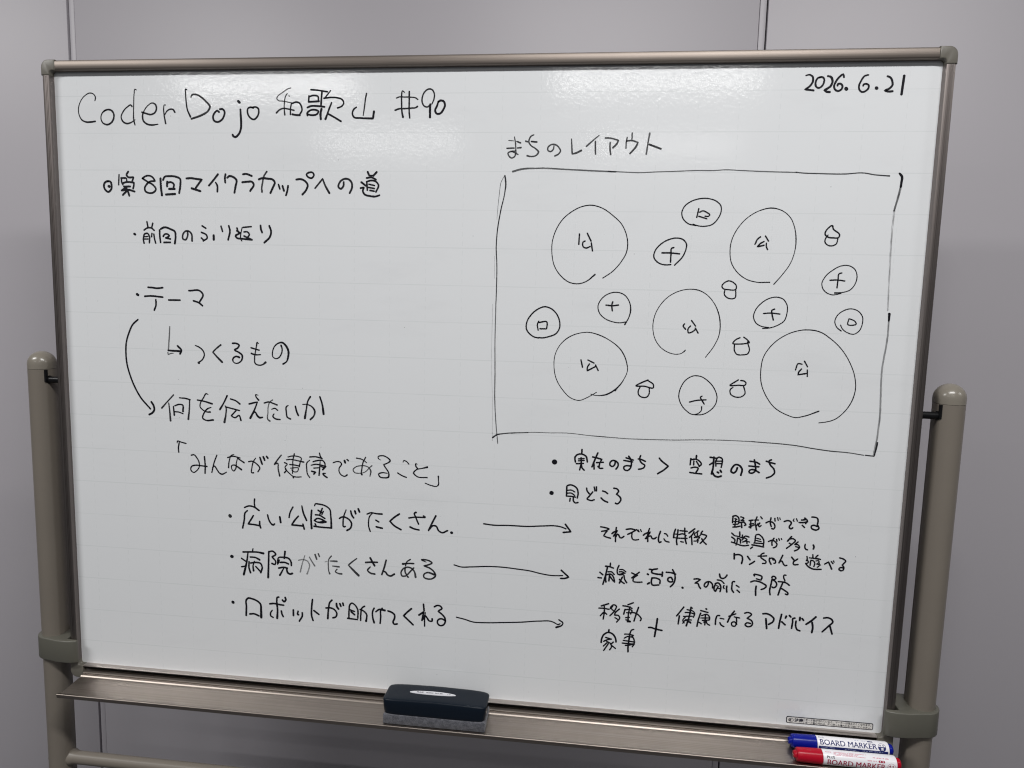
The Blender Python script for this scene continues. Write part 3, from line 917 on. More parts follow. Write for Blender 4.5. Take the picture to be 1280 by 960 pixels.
  (1, "-1327,2594,22 -1270,2617,22 -1193,2608,22 -1110,2607,28"),
  (1, "-1248,2610,15 -1286,2569,20 -1305,2485,20 -1302,2408,20 -1280,2343,23"),
  (1, "-1198,2512,23 -1154,2489,23"),
  (1, "-1192,2415,26 -1104,2399,26"),
  (1, "-856,2623,26 -930,2569,26 -993,2510,26|-993,2510,26 -929,2448,26 -830,2396,26"),
  (1, "-717,2574,23 -636,2590,23 -549,2594,23 -484,2596,24"),
  (1, "-506,2617,23 -482,2602,23"),
  (1, "-615,2661,29 -634,2653,23 -614,2583,23 -575,2492,23"),
  (1, "-697,2444,29 -645,2422,25 -569,2408,24"),
  (1, "-328,2628,26 -375,2532,26 -430,2411,26"),
  (1, "-417,2431,24 -364,2484,24 -326,2481,24 -282,2412,24 -238,2390,24 -158,2424,24"),
  (1, "-100,2399,40 -95,2397,40"),
 ]),
 ('handwriting', 'second bullet line, partly faded grey', [
  (1, "-3381,1829,49 -3372,1827,49"),
  (1, "-3048,1968,18 -3057,1924,24"),
  (1, "-3202,1908,26 -3092,1916,26 -2965,1919,26 -2890,1907,36"),
  (1, "-3126,1908,21 -3142,1793,27 -3197,1565,34"),
  (1, "-3227,1810,24 -3152,1763,24"),
  (1, "-3229,1681,23 -3154,1698,23"),
  (1, "-3093,1839,24 -3012,1836,24 -2949,1806,30"),
  (1, "-3112,1766,26 -3114,1669,26 -3092,1602,30"),
  (1, "-3089,1748,26 -3013,1762,26 -2933,1750,26 -2911,1695,26 -2935,1613,30"),
  (1, "-3030,1777,18 -3051,1708,23 -3045,1634,30"),
  (1, "-3009,1699,24 -2935,1624,24"),
  (1, "-2806,1935,27 -2812,1758,27 -2821,1547,33"),
  (1, "-2803,1941,26 -2746,1950,26 -2700,1908,26 -2758,1864,26|-2758,1864,26 -2702,1789,23 -2714,1752,26 -2760,1764,26"),
  (1, "-2557,1958,30 -2572,1855,26"),
  (1, "-2650,1821,27 -2674,1757,27|-2674,1757,27 -2655,1860,21 -2575,1868,27 -2507,1859,27 -2467,1805,27 -2464,1754,27"),
  (1, "-2633,1788,27 -2565,1793,27 -2508,1774,27"),
  (1, "-2657,1701,26 -2577,1718,26 -2526,1710,26"),
  (1, "-2583,1700,20 -2618,1635,26 -2642,1594,30"),
  (1, "-2537,1704,26 -2521,1642,30 -2487,1622,30 -2450,1634,30"),
  (0.45, "-2353,1839,19 -2290,1857,19 -2217,1834,19 -2189,1790,19 -2201,1710,19 -2224,1646,27"),
  (0.5, "-2258,1916,16 -2291,1817,16 -2328,1667,23"),
  (0.6, "-2188,1898,19 -2154,1838,19 -2109,1773,22"),
  (0.7, "-2103,1943,27 -2080,1877,27"),
  (0.7, "-2054,1958,24 -2038,1919,24"),
  (0.4, "-1956,1843,13 -1923,1854,13"),
  (0.75, "-1877,1863,18 -1776,1864,27"),
  (0.7, "-1860,1937,22 -1894,1890,18 -1904,1776,18 -1895,1698,18 -1884,1671,27"),
  (0.75, "-1838,1789,18 -1743,1784,25"),
  (0.75, "-1773,1746,18 -1799,1710,21 -1760,1685,21 -1704,1680,27"),
  (0.8, "-1480,1927,18 -1552,1868,22 -1603,1820,22|-1603,1820,22 -1535,1752,30 -1452,1675,36"),
  (0.85, "-1346,1877,27 -1268,1886,26 -1174,1891,26"),
  (0.9, "-1279,1949,29 -1252,1900,29 -1215,1838,29"),
  (0.85, "-1279,1815,21 -1318,1761,24 -1279,1725,24 -1212,1713,28"),
  (0.85, "-1044,1931,26 -1068,1835,26 -1107,1715,26"),
  (0.9, "-1074,1762,26 -1057,1757,26 -1024,1715,26 -979,1701,26 -924,1733,29"),
  (0.85, "-690,1967,20 -739,1930,20 -760,1868,20"),
  (0.9, "-799,1893,32 -717,1906,23 -640,1909,23"),
  (0.8, "-765,1839,23 -765,1778,23 -743,1735,23"),
  (1, "-728,1708,23 -717,1703,23"),
  (0.8, "-639,1845,23 -694,1783,23 -759,1717,23 -808,1714,23 -825,1757,23 -793,1821,23 -727,1850,23 -661,1830,23 -628,1788,23 -611,1711,32"),
  (0.85, "-460,1944,13 -526,1973,26 -466,1977,23 -400,1959,23 -373,1939,23 -422,1908,23 -492,1886,25|-492,1886,25 -399,1854,23 -344,1808,23 -322,1754,29 -365,1707,23 -430,1696,23 -490,1720,23 -491,1759,23 -442,1790,23 -344,1769,32"),
 ]),
 ('handwriting', 'third and lowest bullet line on the left', [
  (1, "-3377,1127,46 -3371,1123,46"),
  (1, "-3172,939,31 -3166,1069,28 -3160,1186,28 -3140,1205,28 -3076,1201,28 -3001,1175,28 -2949,1132,28 -2939,1029,34 -2938,924,37"),
  (1, "-3115,963,28 -3051,971,28 -2975,945,28"),
  (1, "-2801,1144,28 -2746,1154,27 -2665,1145,27 -2590,1139,27"),
  (1, "-2663,1258,27 -2687,1250,27 -2693,1210,27 -2684,1049,28 -2691,932,34"),
  (1, "-2765,1048,18 -2792,1006,25 -2789,959,25 -2755,939,25"),
  (1, "-2626,1047,27 -2615,996,27 -2598,965,28"),
  (1, "-2606,1216,29 -2584,1193,29 -2554,1232,29 -2565,1259,29"),
  (1, "-2441,1077,29 -2440,993,29"),
  (1, "-2369,1062,27 -2373,1010,27 -2361,1010,27"),
  (1, "-2304,1044,27 -2304,1003,27 -2351,913,27"),
  (1, "-2147,1260,27 -2160,1147,27 -2159,998,27 -2141,941,27"),
  (1, "-2126,1092,27 -2052,1040,27"),
  (1, "-1852,1273,26 -1880,1243,26 -1903,1144,26 -1916,988,30"),
  (1, "-1943,1146,26 -1886,1154,26 -1818,1133,26 -1779,1073,26 -1796,1021,26 -1839,1004,26"),
  (1, "-1784,1227,29 -1779,1182,29 -1753,1146,29"),
  (1, "-1733,1226,30 -1719,1192,30"),
  (1, "-1688,1240,28 -1680,1207,28"),
  (1, "-1598,1019,24 -1594,1145,24 -1581,1226,24 -1558,1250,24 -1502,1221,24 -1468,1166,24 -1463,1030,24"),
  (1, "-1575,1146,24 -1513,1126,24"),
  (1, "-1564,1119,27 -1511,1077,27"),
  (1, "-1615,1015,27 -1468,1006,21"),
  (1, "-1362,1218,24 -1395,1195,24 -1418,1090,24 -1421,999,24"),
  (1, "-1429,1164,24 -1378,1145,24 -1328,1086,24 -1331,1040,24 -1339,994,33"),
  (1, "-1219,1199,25 -1238,1161,25 -1238,1048,25 -1219,981,30"),
  (1, "-1194,1148,22 -1143,1186,27 -1060,1178,33"),
  (1, "-1099,1208,24 -1121,1170,24 -1121,1080,24 -1129,976,24"),
  (1, "-1012,1173,27 -965,1160,27 -915,1119,27 -915,1073,27 -936,1003,27 -920,982,27 -877,988,27"),
  (1, "-669,1234,29 -727,1179,27 -782,1120,27|-782,1120,27 -720,1066,27 -642,995,27"),
  (1, "-491,1315,26 -481,1220,26"),
  (1, "-555,1147,29 -484,1203,29|-484,1203,29 -510,1071,29"),
  (1, "-462,1194,15 -472,1108,22 -471,986,22"),
  (1, "-500,1084,26 -462,1143,26 -439,1117,26 -400,1069,26 -362,1072,26 -362,1106,26"),
  (1, "-332,1288,26 -294,1311,26 -239,1301,26 -222,1269,26 -255,1244,26 -276,1225,26|-276,1225,26 -227,1190,26 -177,1132,26 -170,1076,26 -202,1023,26 -246,1013,26 -285,1056,26 -275,1096,26 -226,1117,26 -176,1096,26"),
 ]),
 ('drawn_arrow', 'uppermost of the three long arrows', [
  (1, "356,2556,21 492,2545,21 698,2554,20 978,2557,20 1200,2578,20 1348,2589,20 1440,2578,20 1505,2556,20"),
  (1, "1494,2620,25 1574,2518,25|1574,2518,25 1470,2502,25"),
 ]),
 ('drawn_arrow', 'middle one of the three long arrows', [
  (1, "-55,1931,19 30,1909,19 202,1919,19 430,1941,18 619,1945,18 846,1932,18 1034,1916,18 1184,1888,18 1334,1873,18 1482,1882,18"),
  (1, "1461,1958,25 1566,1867,25|1566,1867,25 1520,1846,25 1456,1839,25"),
 ]),
 ('drawn_arrow', 'lowest of the three long arrows', [
  (1, "-7,1157,19 101,1138,19 227,1106,19 410,1109,19 639,1129,19 923,1158,19 1168,1193,18 1356,1200,18 1441,1162,18"),
  (1, "1452,1235,21 1509,1187,21 1497,1161,21 1418,1121,30"),
  (1, "1441,1162,18 1469,1178,18"),
 ]),
 ('drawn_dot', 'heavy round bullet dot under the drawn town plan', [
  (1, "1315,3489,71 1319,3487,71"),
 ]),
 ('handwriting', 'words left of the greater than sign', [
  (1, "1684,3679,24 1682,3617,24"),
  (1, "1600,3503,24 1594,3571,24 1619,3603,24 1689,3615,24 1741,3589,24 1762,3512,24"),
  (1, "1641,3547,20 1717,3556,20"),
  (1, "1642,3521,20 1718,3530,20"),
  (1, "1615,3480,22 1709,3488,22"),
  (1, "1676,3565,23 1679,3481,23 1662,3397,23"),
  (1, "1681,3476,23 1697,3420,23 1723,3395,23"),
  (1, "1832,3585,23 1883,3575,23 1955,3558,23"),
  (1, "1899,3643,24 1873,3575,24 1828,3448,24"),
  (1, "1851,3506,23 1857,3418,23"),
  (1, "1950,3547,22 1927,3489,22 1924,3453,22"),
  (1, "1886,3508,22 1977,3518,22"),
  (1, "1908,3457,23 1935,3432,23 1972,3434,23"),
  (1, "2137,3547,23 2134,3500,23 2105,3467,23 2074,3476,23 2068,3517,23 2102,3550,23 2147,3542,23 2179,3502,23 2175,3471,23 2152,3433,23"),
  (1, "2280,3595,23 2377,3569,23"),
  (1, "2252,3558,23 2368,3543,23"),
  (1, "2314,3618,23 2347,3568,23 2354,3506,23 2342,3454,23 2303,3421,23 2262,3434,23 2256,3470,23 2290,3487,23 2340,3485,23"),
  (1, "2472,3634,23 2463,3605,23 2470,3559,23 2497,3529,23 2533,3505,23 2524,3474,23 2495,3457,23 2454,3447,23"),
  (1, "2444,3588,23 2489,3580,23 2538,3559,23"),
 ]),
 ('drawn_sign', 'greater than sign under the drawn town plan', [
  (1, "2721,3613,24 2737,3593,24 2845,3509,24|2845,3509,24 2784,3451,24 2709,3399,24"),
 ]),
 ('handwriting', 'words right of the greater than sign', [
  (1, "3206,3673,24 3204,3627,24"),
  (1, "3135,3629,22 3130,3545,22"),
  (1, "3141,3614,22 3204,3622,22 3254,3594,22 3276,3559,22 3248,3527,22"),
  (1, "3176,3595,21 3176,3544,21"),
  (1, "3210,3592,21 3248,3537,21"),
  (1, "3145,3501,22 3185,3514,22 3235,3506,22 3209,3438,22"),
  (1, "3130,3439,22 3190,3432,22 3288,3427,22"),
  (1, "3385,3659,24 3459,3651,24"),
  (1, "3434,3662,26 3428,3501,26 3415,3434,26"),
  (1, "3385,3558,23 3434,3596,23"),
  (1, "3466,3545,21 3463,3622,21 3493,3665,21 3539,3649,21 3543,3578,21 3535,3530,21"),
  (1, "3464,3610,20 3541,3614,20"),
  (1, "3469,3577,20 3537,3580,20"),
  (1, "3419,3470,26 3432,3441,26 3462,3407,26 3508,3398,26 3542,3411,26"),
  (1, "3491,3462,28 3505,3455,28"),
  (1, "3526,3488,26 3541,3465,26"),
  (1, "3744,3535,26 3730,3487,26 3697,3462,26 3668,3478,26 3681,3538,26 3724,3578,26 3770,3566,26 3805,3521,26 3795,3437,26"),
  (1, "3901,3632,23 3992,3619,23 4027,3598,23"),
  (1, "3892,3567,23 4018,3562,23"),
  (1, "3956,3653,24 3974,3577,24 3977,3506,24 3934,3471,24 3900,3478,24 3903,3508,24 3942,3522,24 3988,3507,24 4028,3485,24"),
  (1, "4108,3643,23 4159,3628,23 4221,3614,23"),
  (1, "4173,3664,23 4146,3651,23 4161,3599,23 4215,3537,23 4224,3496,23 4188,3446,23 4126,3417,23"),
 ]),
 ('handwriting', 'second bullet line under the drawn town plan', [
  (1, "1287,3053,58 1292,3052,58"),
  (1, "1496,3157,23 1496,3020,23"),
  (1, "1506,3168,23 1537,3180,23 1593,3168,23 1636,3133,23 1653,3071,23 1645,3002,23"),
  (1, "1504,3100,19 1555,3108,19 1607,3084,19"),
  (1, "1505,3061,19 1556,3066,19 1608,3035,19"),
  (1, "1496,3020,21 1568,3019,21 1620,3011,21"),
  (1, "1548,2991,21 1543,2951,21"),
  (1, "1589,3004,23 1596,2952,23 1622,2930,23 1655,2939,23"),
  (1, "1766,3146,22 1774,3110,22 1807,3069,22"),
  (1, "1851,3098,22 1808,3038,22 1779,2994,22 1805,2983,22 1846,2977,22 1874,2991,22"),
  (1, "1869,3167,22 1881,3114,22"),
  (1, "1899,3171,22 1902,3117,22"),
  (1, "1985,3119,23 2024,3108,23 2053,3086,23"),
  (1, "1968,3021,23 2008,2986,23 2058,2966,23"),
  (1, "2133,3167,23 2179,3159,23 2200,3129,23 2172,3085,23|2172,3085,23 2208,3061,23 2235,3021,23 2212,2967,23 2187,2950,23 2164,2959,23"),
 ]),
 ('handwriting', 'small line at the tip of the top long arrow', [
  (1, "1979,2615,22 2031,2609,22 2096,2594,22|2096,2594,22 2059,2570,22 1995,2552,22"),
  (1, "2067,2560,22 2044,2530,22 2025,2490,22|2025,2490,22 2063,2475,22 2118,2463,22"),
  (1, "2191,2618,22 2184,2518,22 2188,2419,22"),
  (1, "2136,2529,24 2155,2548,24 2208,2576,24|2208,2576,24 2158,2495,24"),
  (1, "2192,2490,22 2211,2527,22 2228,2514,22 2246,2480,22 2267,2477,22 2298,2501,22"),
  (1, "2326,2601,22 2389,2612,22 2457,2599,22|2457,2599,22 2399,2560,22 2349,2532,22"),
  (1, "2406,2546,20 2405,2497,20 2420,2466,20 2457,2459,20 2497,2468,20"),
  (1, "2464,2607,18 2492,2580,18"),
  (1, "2484,2604,16 2502,2577,16"),
  (1, "2518,2610,18 2531,2583,18"),
  (1, "2637,2632,22 2618,2553,22 2623,2448,22"),
  (1, "2561,2535,24 2581,2554,24 2650,2583,23|2650,2583,23 2591,2488,24"),
  (1, "2611,2489,22 2636,2526,22 2663,2528,22 2677,2497,22 2705,2492,22 2734,2515,22"),
  (1, "2786,2602,23 2766,2527,23 2766,2471,23 2781,2444,23 2800,2456,23"),
  (1, "2841,2574,20 2861,2572,20 2886,2542,20"),
  (1, "2838,2500,20 2856,2473,20 2907,2459,20"),
  (1, "2984,2643,23 2967,2582,23 2964,2526,23"),
  (1, "2974,2576,18 3021,2579,18"),
  (1, "2970,2527,18 3024,2520,18"),
  (1, "3018,2638,22 3015,2565,22 3006,2480,22 3015,2431,23"),
  (1, "3045,2629,21 3138,2625,21"),
  (1, "3106,2668,20 3110,2585,20"),
  (1, "3034,2573,21 3087,2587,21 3128,2565,21"),
  (1, "3004,2522,21 3090,2524,21 3143,2527,21"),
  (1, "3117,2571,22 3120,2515,22 3137,2453,22"),
  (1, "3063,2476,20 3096,2472,20"),
  (1, "3238,2666,23 3165,2602,23"),
  (1, "3231,2624,21 3207,2577,21 3175,2543,22"),
  (1, "3202,2549,21 3214,2444,21"),
  (1, "3238,2600,18 3243,2572,18 3319,2584,18 3324,2605,18"),
  (1, "3276,2637,18 3277,2560,18"),
  (1, "3292,2642,18 3251,2608,18"),
  (1, "3238,2544,18 3310,2552,18 3280,2512,18"),
  (1, "3238,2495,18 3297,2502,18"),
  (1, "3279,2526,18 3288,2477,18"),
  (1, "3342,2641,21 3324,2609,21 3398,2579,21 3362,2517,21 3322,2469,21"),
  (1, "3338,2536,21 3356,2503,21 3401,2460,21"),
 ]),
 ('handwriting', 'topmost of three small lines on the right', [
  (1, "3728,2873,21 3727,2784,21"),
  (1, "3732,2870,21 3754,2882,21 3801,2857,21 3810,2816,21 3806,2775,21"),
  (1, "3753,2840,16 3763,2838,16 3783,2828,16"),
  (1, "3742,2798,16 3798,2802,16"),
  (1, "3766,2841,21 3760,2723,21"),
  (1, "3738,2760,19 3793,2767,19"),
  (1, "3737,2722,21 3783,2728,21 3827,2741,21"),
  (1, "3829,2869,19 3872,2855,19 3839,2818,19"),
  (1, "3835,2825,18 3875,2817,18"),
  (1, "3824,2790,21 3876,2796,21 3901,2760,21 3885,2755,21"),
  (1, "3844,2784,21 3851,2722,21"),
  (1, "3942,2825,21 3990,2834,21"),
  (1, "3965,2826,19 3958,2729,19"),
  (1, "3949,2777,18 4000,2787,18"),
  (1, "3945,2735,21 4008,2767,21"),
  (1, "3969,2761,19 3968,2723,19"),
  (1, "4039,2879,21 4021,2809,21 4036,2734,21 4044,2700,21"),
  (1, "4013,2836,19 4061,2839,19"),
  (1, "4035,2748,19 4058,2790,19"),
  (1, "4080,2799,21 4066,2770,21 4077,2747,21 4098,2765,21"),
  (1, "4087,2885,19 4108,2859,19"),
  (1, "4160,2807,21 4198,2827,21 4237,2822,21 4271,2790,21 4277,2752,21 4259,2727,21 4239,2733,21"),
  (1, "4220,2879,21 4215,2807,21 4231,2760,21"),
  (1, "4270,2876,19 4275,2838,19"),
  (1, "4303,2888,17 4315,2851,17"),
  (1, "4332,2886,16 4340,2863,16"),
  (1, "4393,2839,23 4440,2855,23 4479,2837,23 4484,2814,23 4464,2781,23 4466,2754,23 4486,2745,23 4507,2760,23"),
  (1, "4515,2880,17 4507,2856,17 4517,2850,17"),
  (1, "4546,2886,17 4561,2853,17"),
  (1, "4611,2873,23 4655,2879,23"),
  (1, "4585,2837,23 4639,2840,23 4689,2854,23"),
  (1, "4650,2902,23 4685,2870,23 4668,2828,23"),
  (1, "4626,2802,21 4656,2773,21"),
  (1, "4741,2922,22 4779,2921,22 4812,2909,22 4821,2879,22 4816,2817,22|4816,2817,22 4837,2788,22 4838,2767,22 4811,2749,23 4773,2753,23 4742,2775,23 4744,2799,23 4768,2811,23 4817,2797,22"),
 ]),
 ('handwriting', 'second of three small lines on the right', [
  (1, "3726,2638,21 3761,2606,21"),
  (1, "3729,2583,21 3774,2544,21 3772,2523,21"),
  (1, "3730,2513,21 3777,2502,21 3830,2482,21 3896,2472,21 3954,2483,21"),
  (1, "3829,2659,21 3832,2610,21"),
  (1, "3767,2603,19 3810,2598,19 3863,2581,19"),
  (1, "3805,2574,21 3802,2518,21 3791,2476,21"),
  (1, "3805,2574,21 3838,2562,21 3848,2507,21"),
  (1, "3867,2619,21 3870,2578,21 3907,2608,21 3953,2597,21"),
  (1, "3865,2550,19 3889,2579,19 3930,2561,19 3892,2531,19"),
  (1, "3873,2523,19 3918,2536,19 3964,2529,19"),
  (1, "3924,2554,19 3933,2506,19"),
  (1, "4037,2616,21 4033,2519,21"),
  (1, "4042,2631,21 4067,2643,21 4115,2615,21 4143,2575,21 4146,2485,21"),
  (1, "4055,2587,18 4104,2576,18"),
  (1, "4053,2555,18 4113,2545,18"),
  (1, "4023,2519,19 4140,2519,19"),
  (1, "3999,2493,23 4078,2484,23 4150,2472,23"),
  (1, "3983,2440,21 4007,2462,21"),
  (1, "4209,2552,21 4253,2572,21 4300,2551,21 4321,2518,21 4304,2482,21 4276,2470,21"),
  (1, "4277,2601,21 4254,2555,21 4258,2503,21"),
  (1, "4310,2589,19 4318,2562,19"),
  (1, "4338,2601,18 4349,2578,18"),
  (1, "4370,2604,16 4378,2589,16"),
  (1, "4500,2639,23 4453,2574,23"),
  (1, "4476,2604,21 4527,2610,21 4551,2591,21 4507,2530,21 4447,2474,21"),
  (1, "4477,2548,19 4507,2530,19"),
  (1, "4588,2570,21 4545,2532,21|4545,2532,21 4590,2532,21 4612,2502,21 4589,2466,21 4551,2446,21"),
  (1, "4563,2506,19 4593,2498,19"),
  (1, "4682,2545,21 4679,2507,21 4694,2477,21 4716,2471,21"),
  (1, "4785,2541,24 4796,2515,24 4789,2487,24"),
 ]),
 ('handwriting', 'third of three small lines on the right', [
  (1, "3776,2356,25 3780,2283,25"),
  (1, "3790,2339,23 3832,2346,23 3879,2325,23 3888,2294,23 3879,2223,23"),
  (1, "3951,2329,23 3986,2283,23"),
  (1, "3984,2220,23 4015,2240,23 4046,2266,23"),
  (1, "4090,2342,21 4145,2346,21 4196,2353,21"),
  (1, "4162,2389,21 4130,2373,21 4123,2331,21 4161,2299,21 4195,2273,21 4193,2252,21 4152,2244,21"),
  (1, "4240,2325,22 4236,2297,22 4262,2239,22"),
  (1, "4238,2318,21 4269,2327,21 4318,2282,21 4316,2261,21 4300,2256,21"),
  (1, "4269,2327,19 4287,2300,19"),
  (1, "4405,2374,22 4364,2267,22"),
  (1, "4367,2275,21 4394,2297,21 4423,2254,21 4444,2233,21 4466,2240,21"),
  (1, "4521,2356,22 4556,2315,22"),
  (1, "4599,2336,22 4546,2280,22 4552,2259,22 4608,2260,22"),
  (1, "4716,2378,20 4722,2344,20 4712,2322,20"),
  (1, "4723,2331,20 4741,2302,20 4719,2283,20"),
  (1, "4707,2282,22 4737,2246,22 4796,2215,22 4907,2214,22"),
  (1, "4789,2409,20 4793,2362,20"),
  (1, "4749,2363,19 4817,2359,19 4882,2351,19"),
  (1, "4768,2326,20 4764,2261,20"),
  (1, "4771,2330,19 4804,2324,19 4822,2290,19 4813,2247,19"),
  (1, "4854,2405,20 4828,2373,20 4889,2351,20"),
  (1, "4835,2326,17 4867,2332,17 4876,2316,17 4854,2293,17"),
  (1, "4847,2284,17 4895,2274,17"),
  (1, "4877,2303,17 4880,2260,17 4858,2241,17"),
  (1, "4950,2291,22 4995,2324,22|4995,2324,22 5042,2228,22"),
  (1, "5030,2331,20 5052,2305,20"),
  (1, "5057,2341,17 5066,2325,17"),
  (1, "5133,2388,22 5173,2379,22 5211,2348,22 5190,2316,22 5172,2293,22|5172,2293,22 5195,2256,22 5185,2221,22 5154,2214,22 5133,2235,22 5147,2255,22 5191,2254,22"),
 ]),
 ('handwriting', 'line at the tip of the middle long arrow', [
  (1, "2133,2107,22 2130,2064,22"),
  (1, "2067,2060,24 2118,2058,23 2175,2040,23"),
  (1, "2093,2045,24 2072,1926,24 2041,1799,24"),
  (1, "1993,1968,22 2036,1934,22"),
  (1, "1970,1891,22 2017,1887,22"),
  (1, "2106,1982,21 2152,1985,21 2189,1950,21"),
  (1, "2072,1931,24 2074,1883,24 2081,1834,24"),
  (1, "2121,1854,24 2128,1940,24"),
  (1, "2082,1937,22 2143,1952,22 2186,1901,22 2199,1843,22"),
  (1, "2139,1914,22 2172,1868,22 2199,1843,22"),
  (1, "2250,2083,22 2232,2034,22 2240,1959,22 2326,1981,22"),
  (1, "2263,2025,19 2303,2028,19 2346,1999,19"),
  (1, "2259,1993,19 2295,1997,19 2336,1977,19"),
  (1, "2261,1950,21 2317,1954,21 2335,1891,21 2365,1844,21"),
  (1, "2303,1921,23 2266,1832,24"),
  (1, "2264,1885,22 2301,1850,22 2332,1831,22"),
  (1, "2428,1989,22 2474,1970,22"),
  (1, "2529,2006,22 2470,1954,22 2431,1919,22"),
  (1, "2505,1962,21 2452,1910,21 2453,1872,21 2505,1862,21 2571,1868,21"),
  (1, "2641,1988,27 2651,1983,27"),
  (1, "2650,1849,27 2672,1864,27"),
  (1, "2663,2059,23 2699,2056,23"),
  (1, "2769,2072,25 2699,2045,25 2695,2018,25 2742,2000,25 2823,1995,25"),
  (1, "2841,2029,25 2839,1970,25"),
  (1, "2704,1939,23 2697,1885,23 2709,1843,23 2800,1844,23"),
  (1, "2714,1939,23 2765,1938,23 2812,1914,23 2814,1866,23"),
  (1, "2892,2032,23 2952,2031,23 3018,2015,23"),
  (1, "2975,2075,23 3009,2003,23 3000,1885,23 2957,1829,23"),
  (1, "2984,1905,23 2949,1898,23 2918,1917,23 2926,1955,23 2961,1963,23 2983,1927,23"),
  (1, "3118,1830,30 3123,1826,30"),
  (1, "3267,1962,22 3319,1969,22 3353,1961,22|3353,1961,22 3315,1930,22 3280,1906,22|3280,1906,22 3323,1902,22 3338,1867,22 3360,1834,22"),
  (1, "3461,1937,22 3451,1883,22 3429,1860,22 3408,1873,22 3413,1908,22 3441,1935,22 3481,1938,22 3512,1909,22 3519,1856,22"),
  (1, "3600,2056,23 3616,2008,23 3643,1996,23 3675,2012,23 3699,2049,23"),
  (1, "3575,1973,20 3625,1966,20 3666,1930,20"),
  (1, "3561,1926,22 3544,1882,23 3543,1826,23 3561,1809,23 3572,1842,23"),
  (1, "3551,1918,22 3587,1932,22 3622,1895,22 3628,1860,22 3621,1810,22"),
  (1, "3569,1891,16 3597,1879,16 3578,1857,16 3618,1853,16"),
  (1, "3668,1899,20 3660,1877,20 3671,1860,20"),
  (1, "3705,1894,23 3704,1852,23 3710,1810,23"),
  (1, "3803,1965,22 3783,1964,22 3773,1913,22 3777,1843,22 3799,1813,22"),
  (1, "3829,1914,20 3866,1892,20"),
  (1, "3843,1848,21 3877,1819,21"),
  (1, "4058,2063,23 4049,2083,23 4094,2082,23 4158,2055,23 4146,2011,23"),
  (1, "4086,2024,20 4142,2010,20"),
  (1, "4016,1975,23 4055,1992,23 4114,1989,23 4182,1962,23 4221,1933,23 4201,1900,23 4158,1879,23"),
  (1, "4089,1920,25 4086,1860,25 4091,1793,25"),
  (1, "4286,2056,23 4292,2072,23 4329,2067,23 4338,2044,23 4299,2026,23|4299,2026,23 4341,1997,23 4354,1959,23 4338,1926,23 4310,1916,23 4298,1923,23"),
  (1, "4291,2037,23 4278,1945,23 4268,1873,23 4278,1815,23"),
  (1, "4465,2100,20 4443,2103,20 4437,2083,20 4457,2021,20"),
  (1, "4373,2006,23 4435,2004,23 4480,1992,23 4518,1964,23"),
  (1, "4429,1988,24 4399,1891,24 4382,1819,24"),
  (1, "4427,1909,23 4473,1881,23 4508,1852,23 4505,1832,23 4476,1838,23"),
 ]),
 ('handwriting', 'two short words and a plus at the lowest arrow tip', [
  (1, "2130,1523,24 2033,1484,24"),
  (1, "2002,1450,22 2071,1451,22 2140,1442,22"),
  (1, "2073,1495,22 2077,1398,22 2066,1295,22"),
  (1, "2064,1392,21 2024,1340,21"),
  (1, "2082,1393,21 2111,1369,21"),
  (1, "2188,1494,24 2158,1457,24"),
  (1, "2161,1477,22 2206,1514,22 2238,1498,22 2223,1438,22 2157,1351,22"),
  (1, "2172,1454,20 2200,1427,20"),
  (1, "2281,1457,22 2229,1400,22 2217,1365,22|2217,1365,22 2276,1360,22 2291,1337,22 2253,1266,22"),
  (1, "2227,1327,20 2260,1310,20"),
  (1, "2468,1563,22 2397,1529,22"),
  (1, "2329,1509,22 2389,1504,22 2454,1480,22"),
  (1, "2359,1459,23 2344,1390,24"),
  (1, "2364,1454,21 2418,1463,21 2455,1452,21"),
  (1, "2384,1412,20 2448,1417,20"),
  (1, "2425,1502,22 2408,1385,22 2408,1283,22"),
  (1, "2456,1442,20 2439,1397,20"),
  (1, "2373,1339,20 2423,1348,20"),
  (1, "2379,1310,22 2444,1286,22 2399,1283,22"),
  (1, "2456,1423,22 2512,1413,22 2568,1369,22 2586,1336,22 2575,1311,22"),
  (1, "2542,1502,23 2512,1393,23 2489,1300,23"),
  (1, "2152,1146,25 2149,1112,25"),
  (1, "2052,952,25 2056,1006,25 2086,1072,25 2149,1107,25 2205,1087,25 2249,1022,25 2256,976,25"),
  (1, "2111,1030,21 2190,1012,21"),
  (1, "2190,1012,21 2135,998,21 2085,971,21"),
  (1, "2127,973,21 2184,943,21 2195,890,21 2173,854,21"),
  (1, "2132,954,20 2084,901,20"),
  (1, "2151,941,21 2091,837,21"),
  (1, "2219,971,21 2184,934,21"),
  (1, "2198,920,21 2251,880,21"),
  (1, "2490,1178,21 2463,1166,21 2443,1116,21"),
  (1, "2370,1100,20 2425,1103,20 2490,1091,20"),
  (1, "2368,1042,20 2417,1070,20 2482,1061,20"),
  (1, "2356,1007,20 2512,995,20"),
  (1, "2344,967,21 2440,965,21 2509,966,21"),
  (1, "2387,936,21 2441,945,21 2495,965,21"),
  (1, "2472,1080,22 2501,1033,22 2504,965,22 2483,925,22"),
  (1, "2443,1116,25 2433,1028,25 2424,919,25 2427,846,25"),
  (1, "2693,1222,25 2720,1226,25 2776,1211,25 2830,1201,25 2874,1195,25"),
  (1, "2805,1358,27 2793,1222,27 2779,1100,27"),
 ]),
 ('handwriting', 'lowest line on the right after the plus', [
  (1, "3152,1554,23 3109,1488,23 3062,1420,23"),
  (1, "3099,1423,23 3089,1308,23"),
  (1, "3155,1422,19 3178,1419,19 3148,1363,19 3169,1329,19"),
  (1, "3151,1323,19 3172,1359,19 3256,1346,19"),
  (1, "3200,1520,20 3275,1506,20 3299,1483,20 3289,1418,20"),
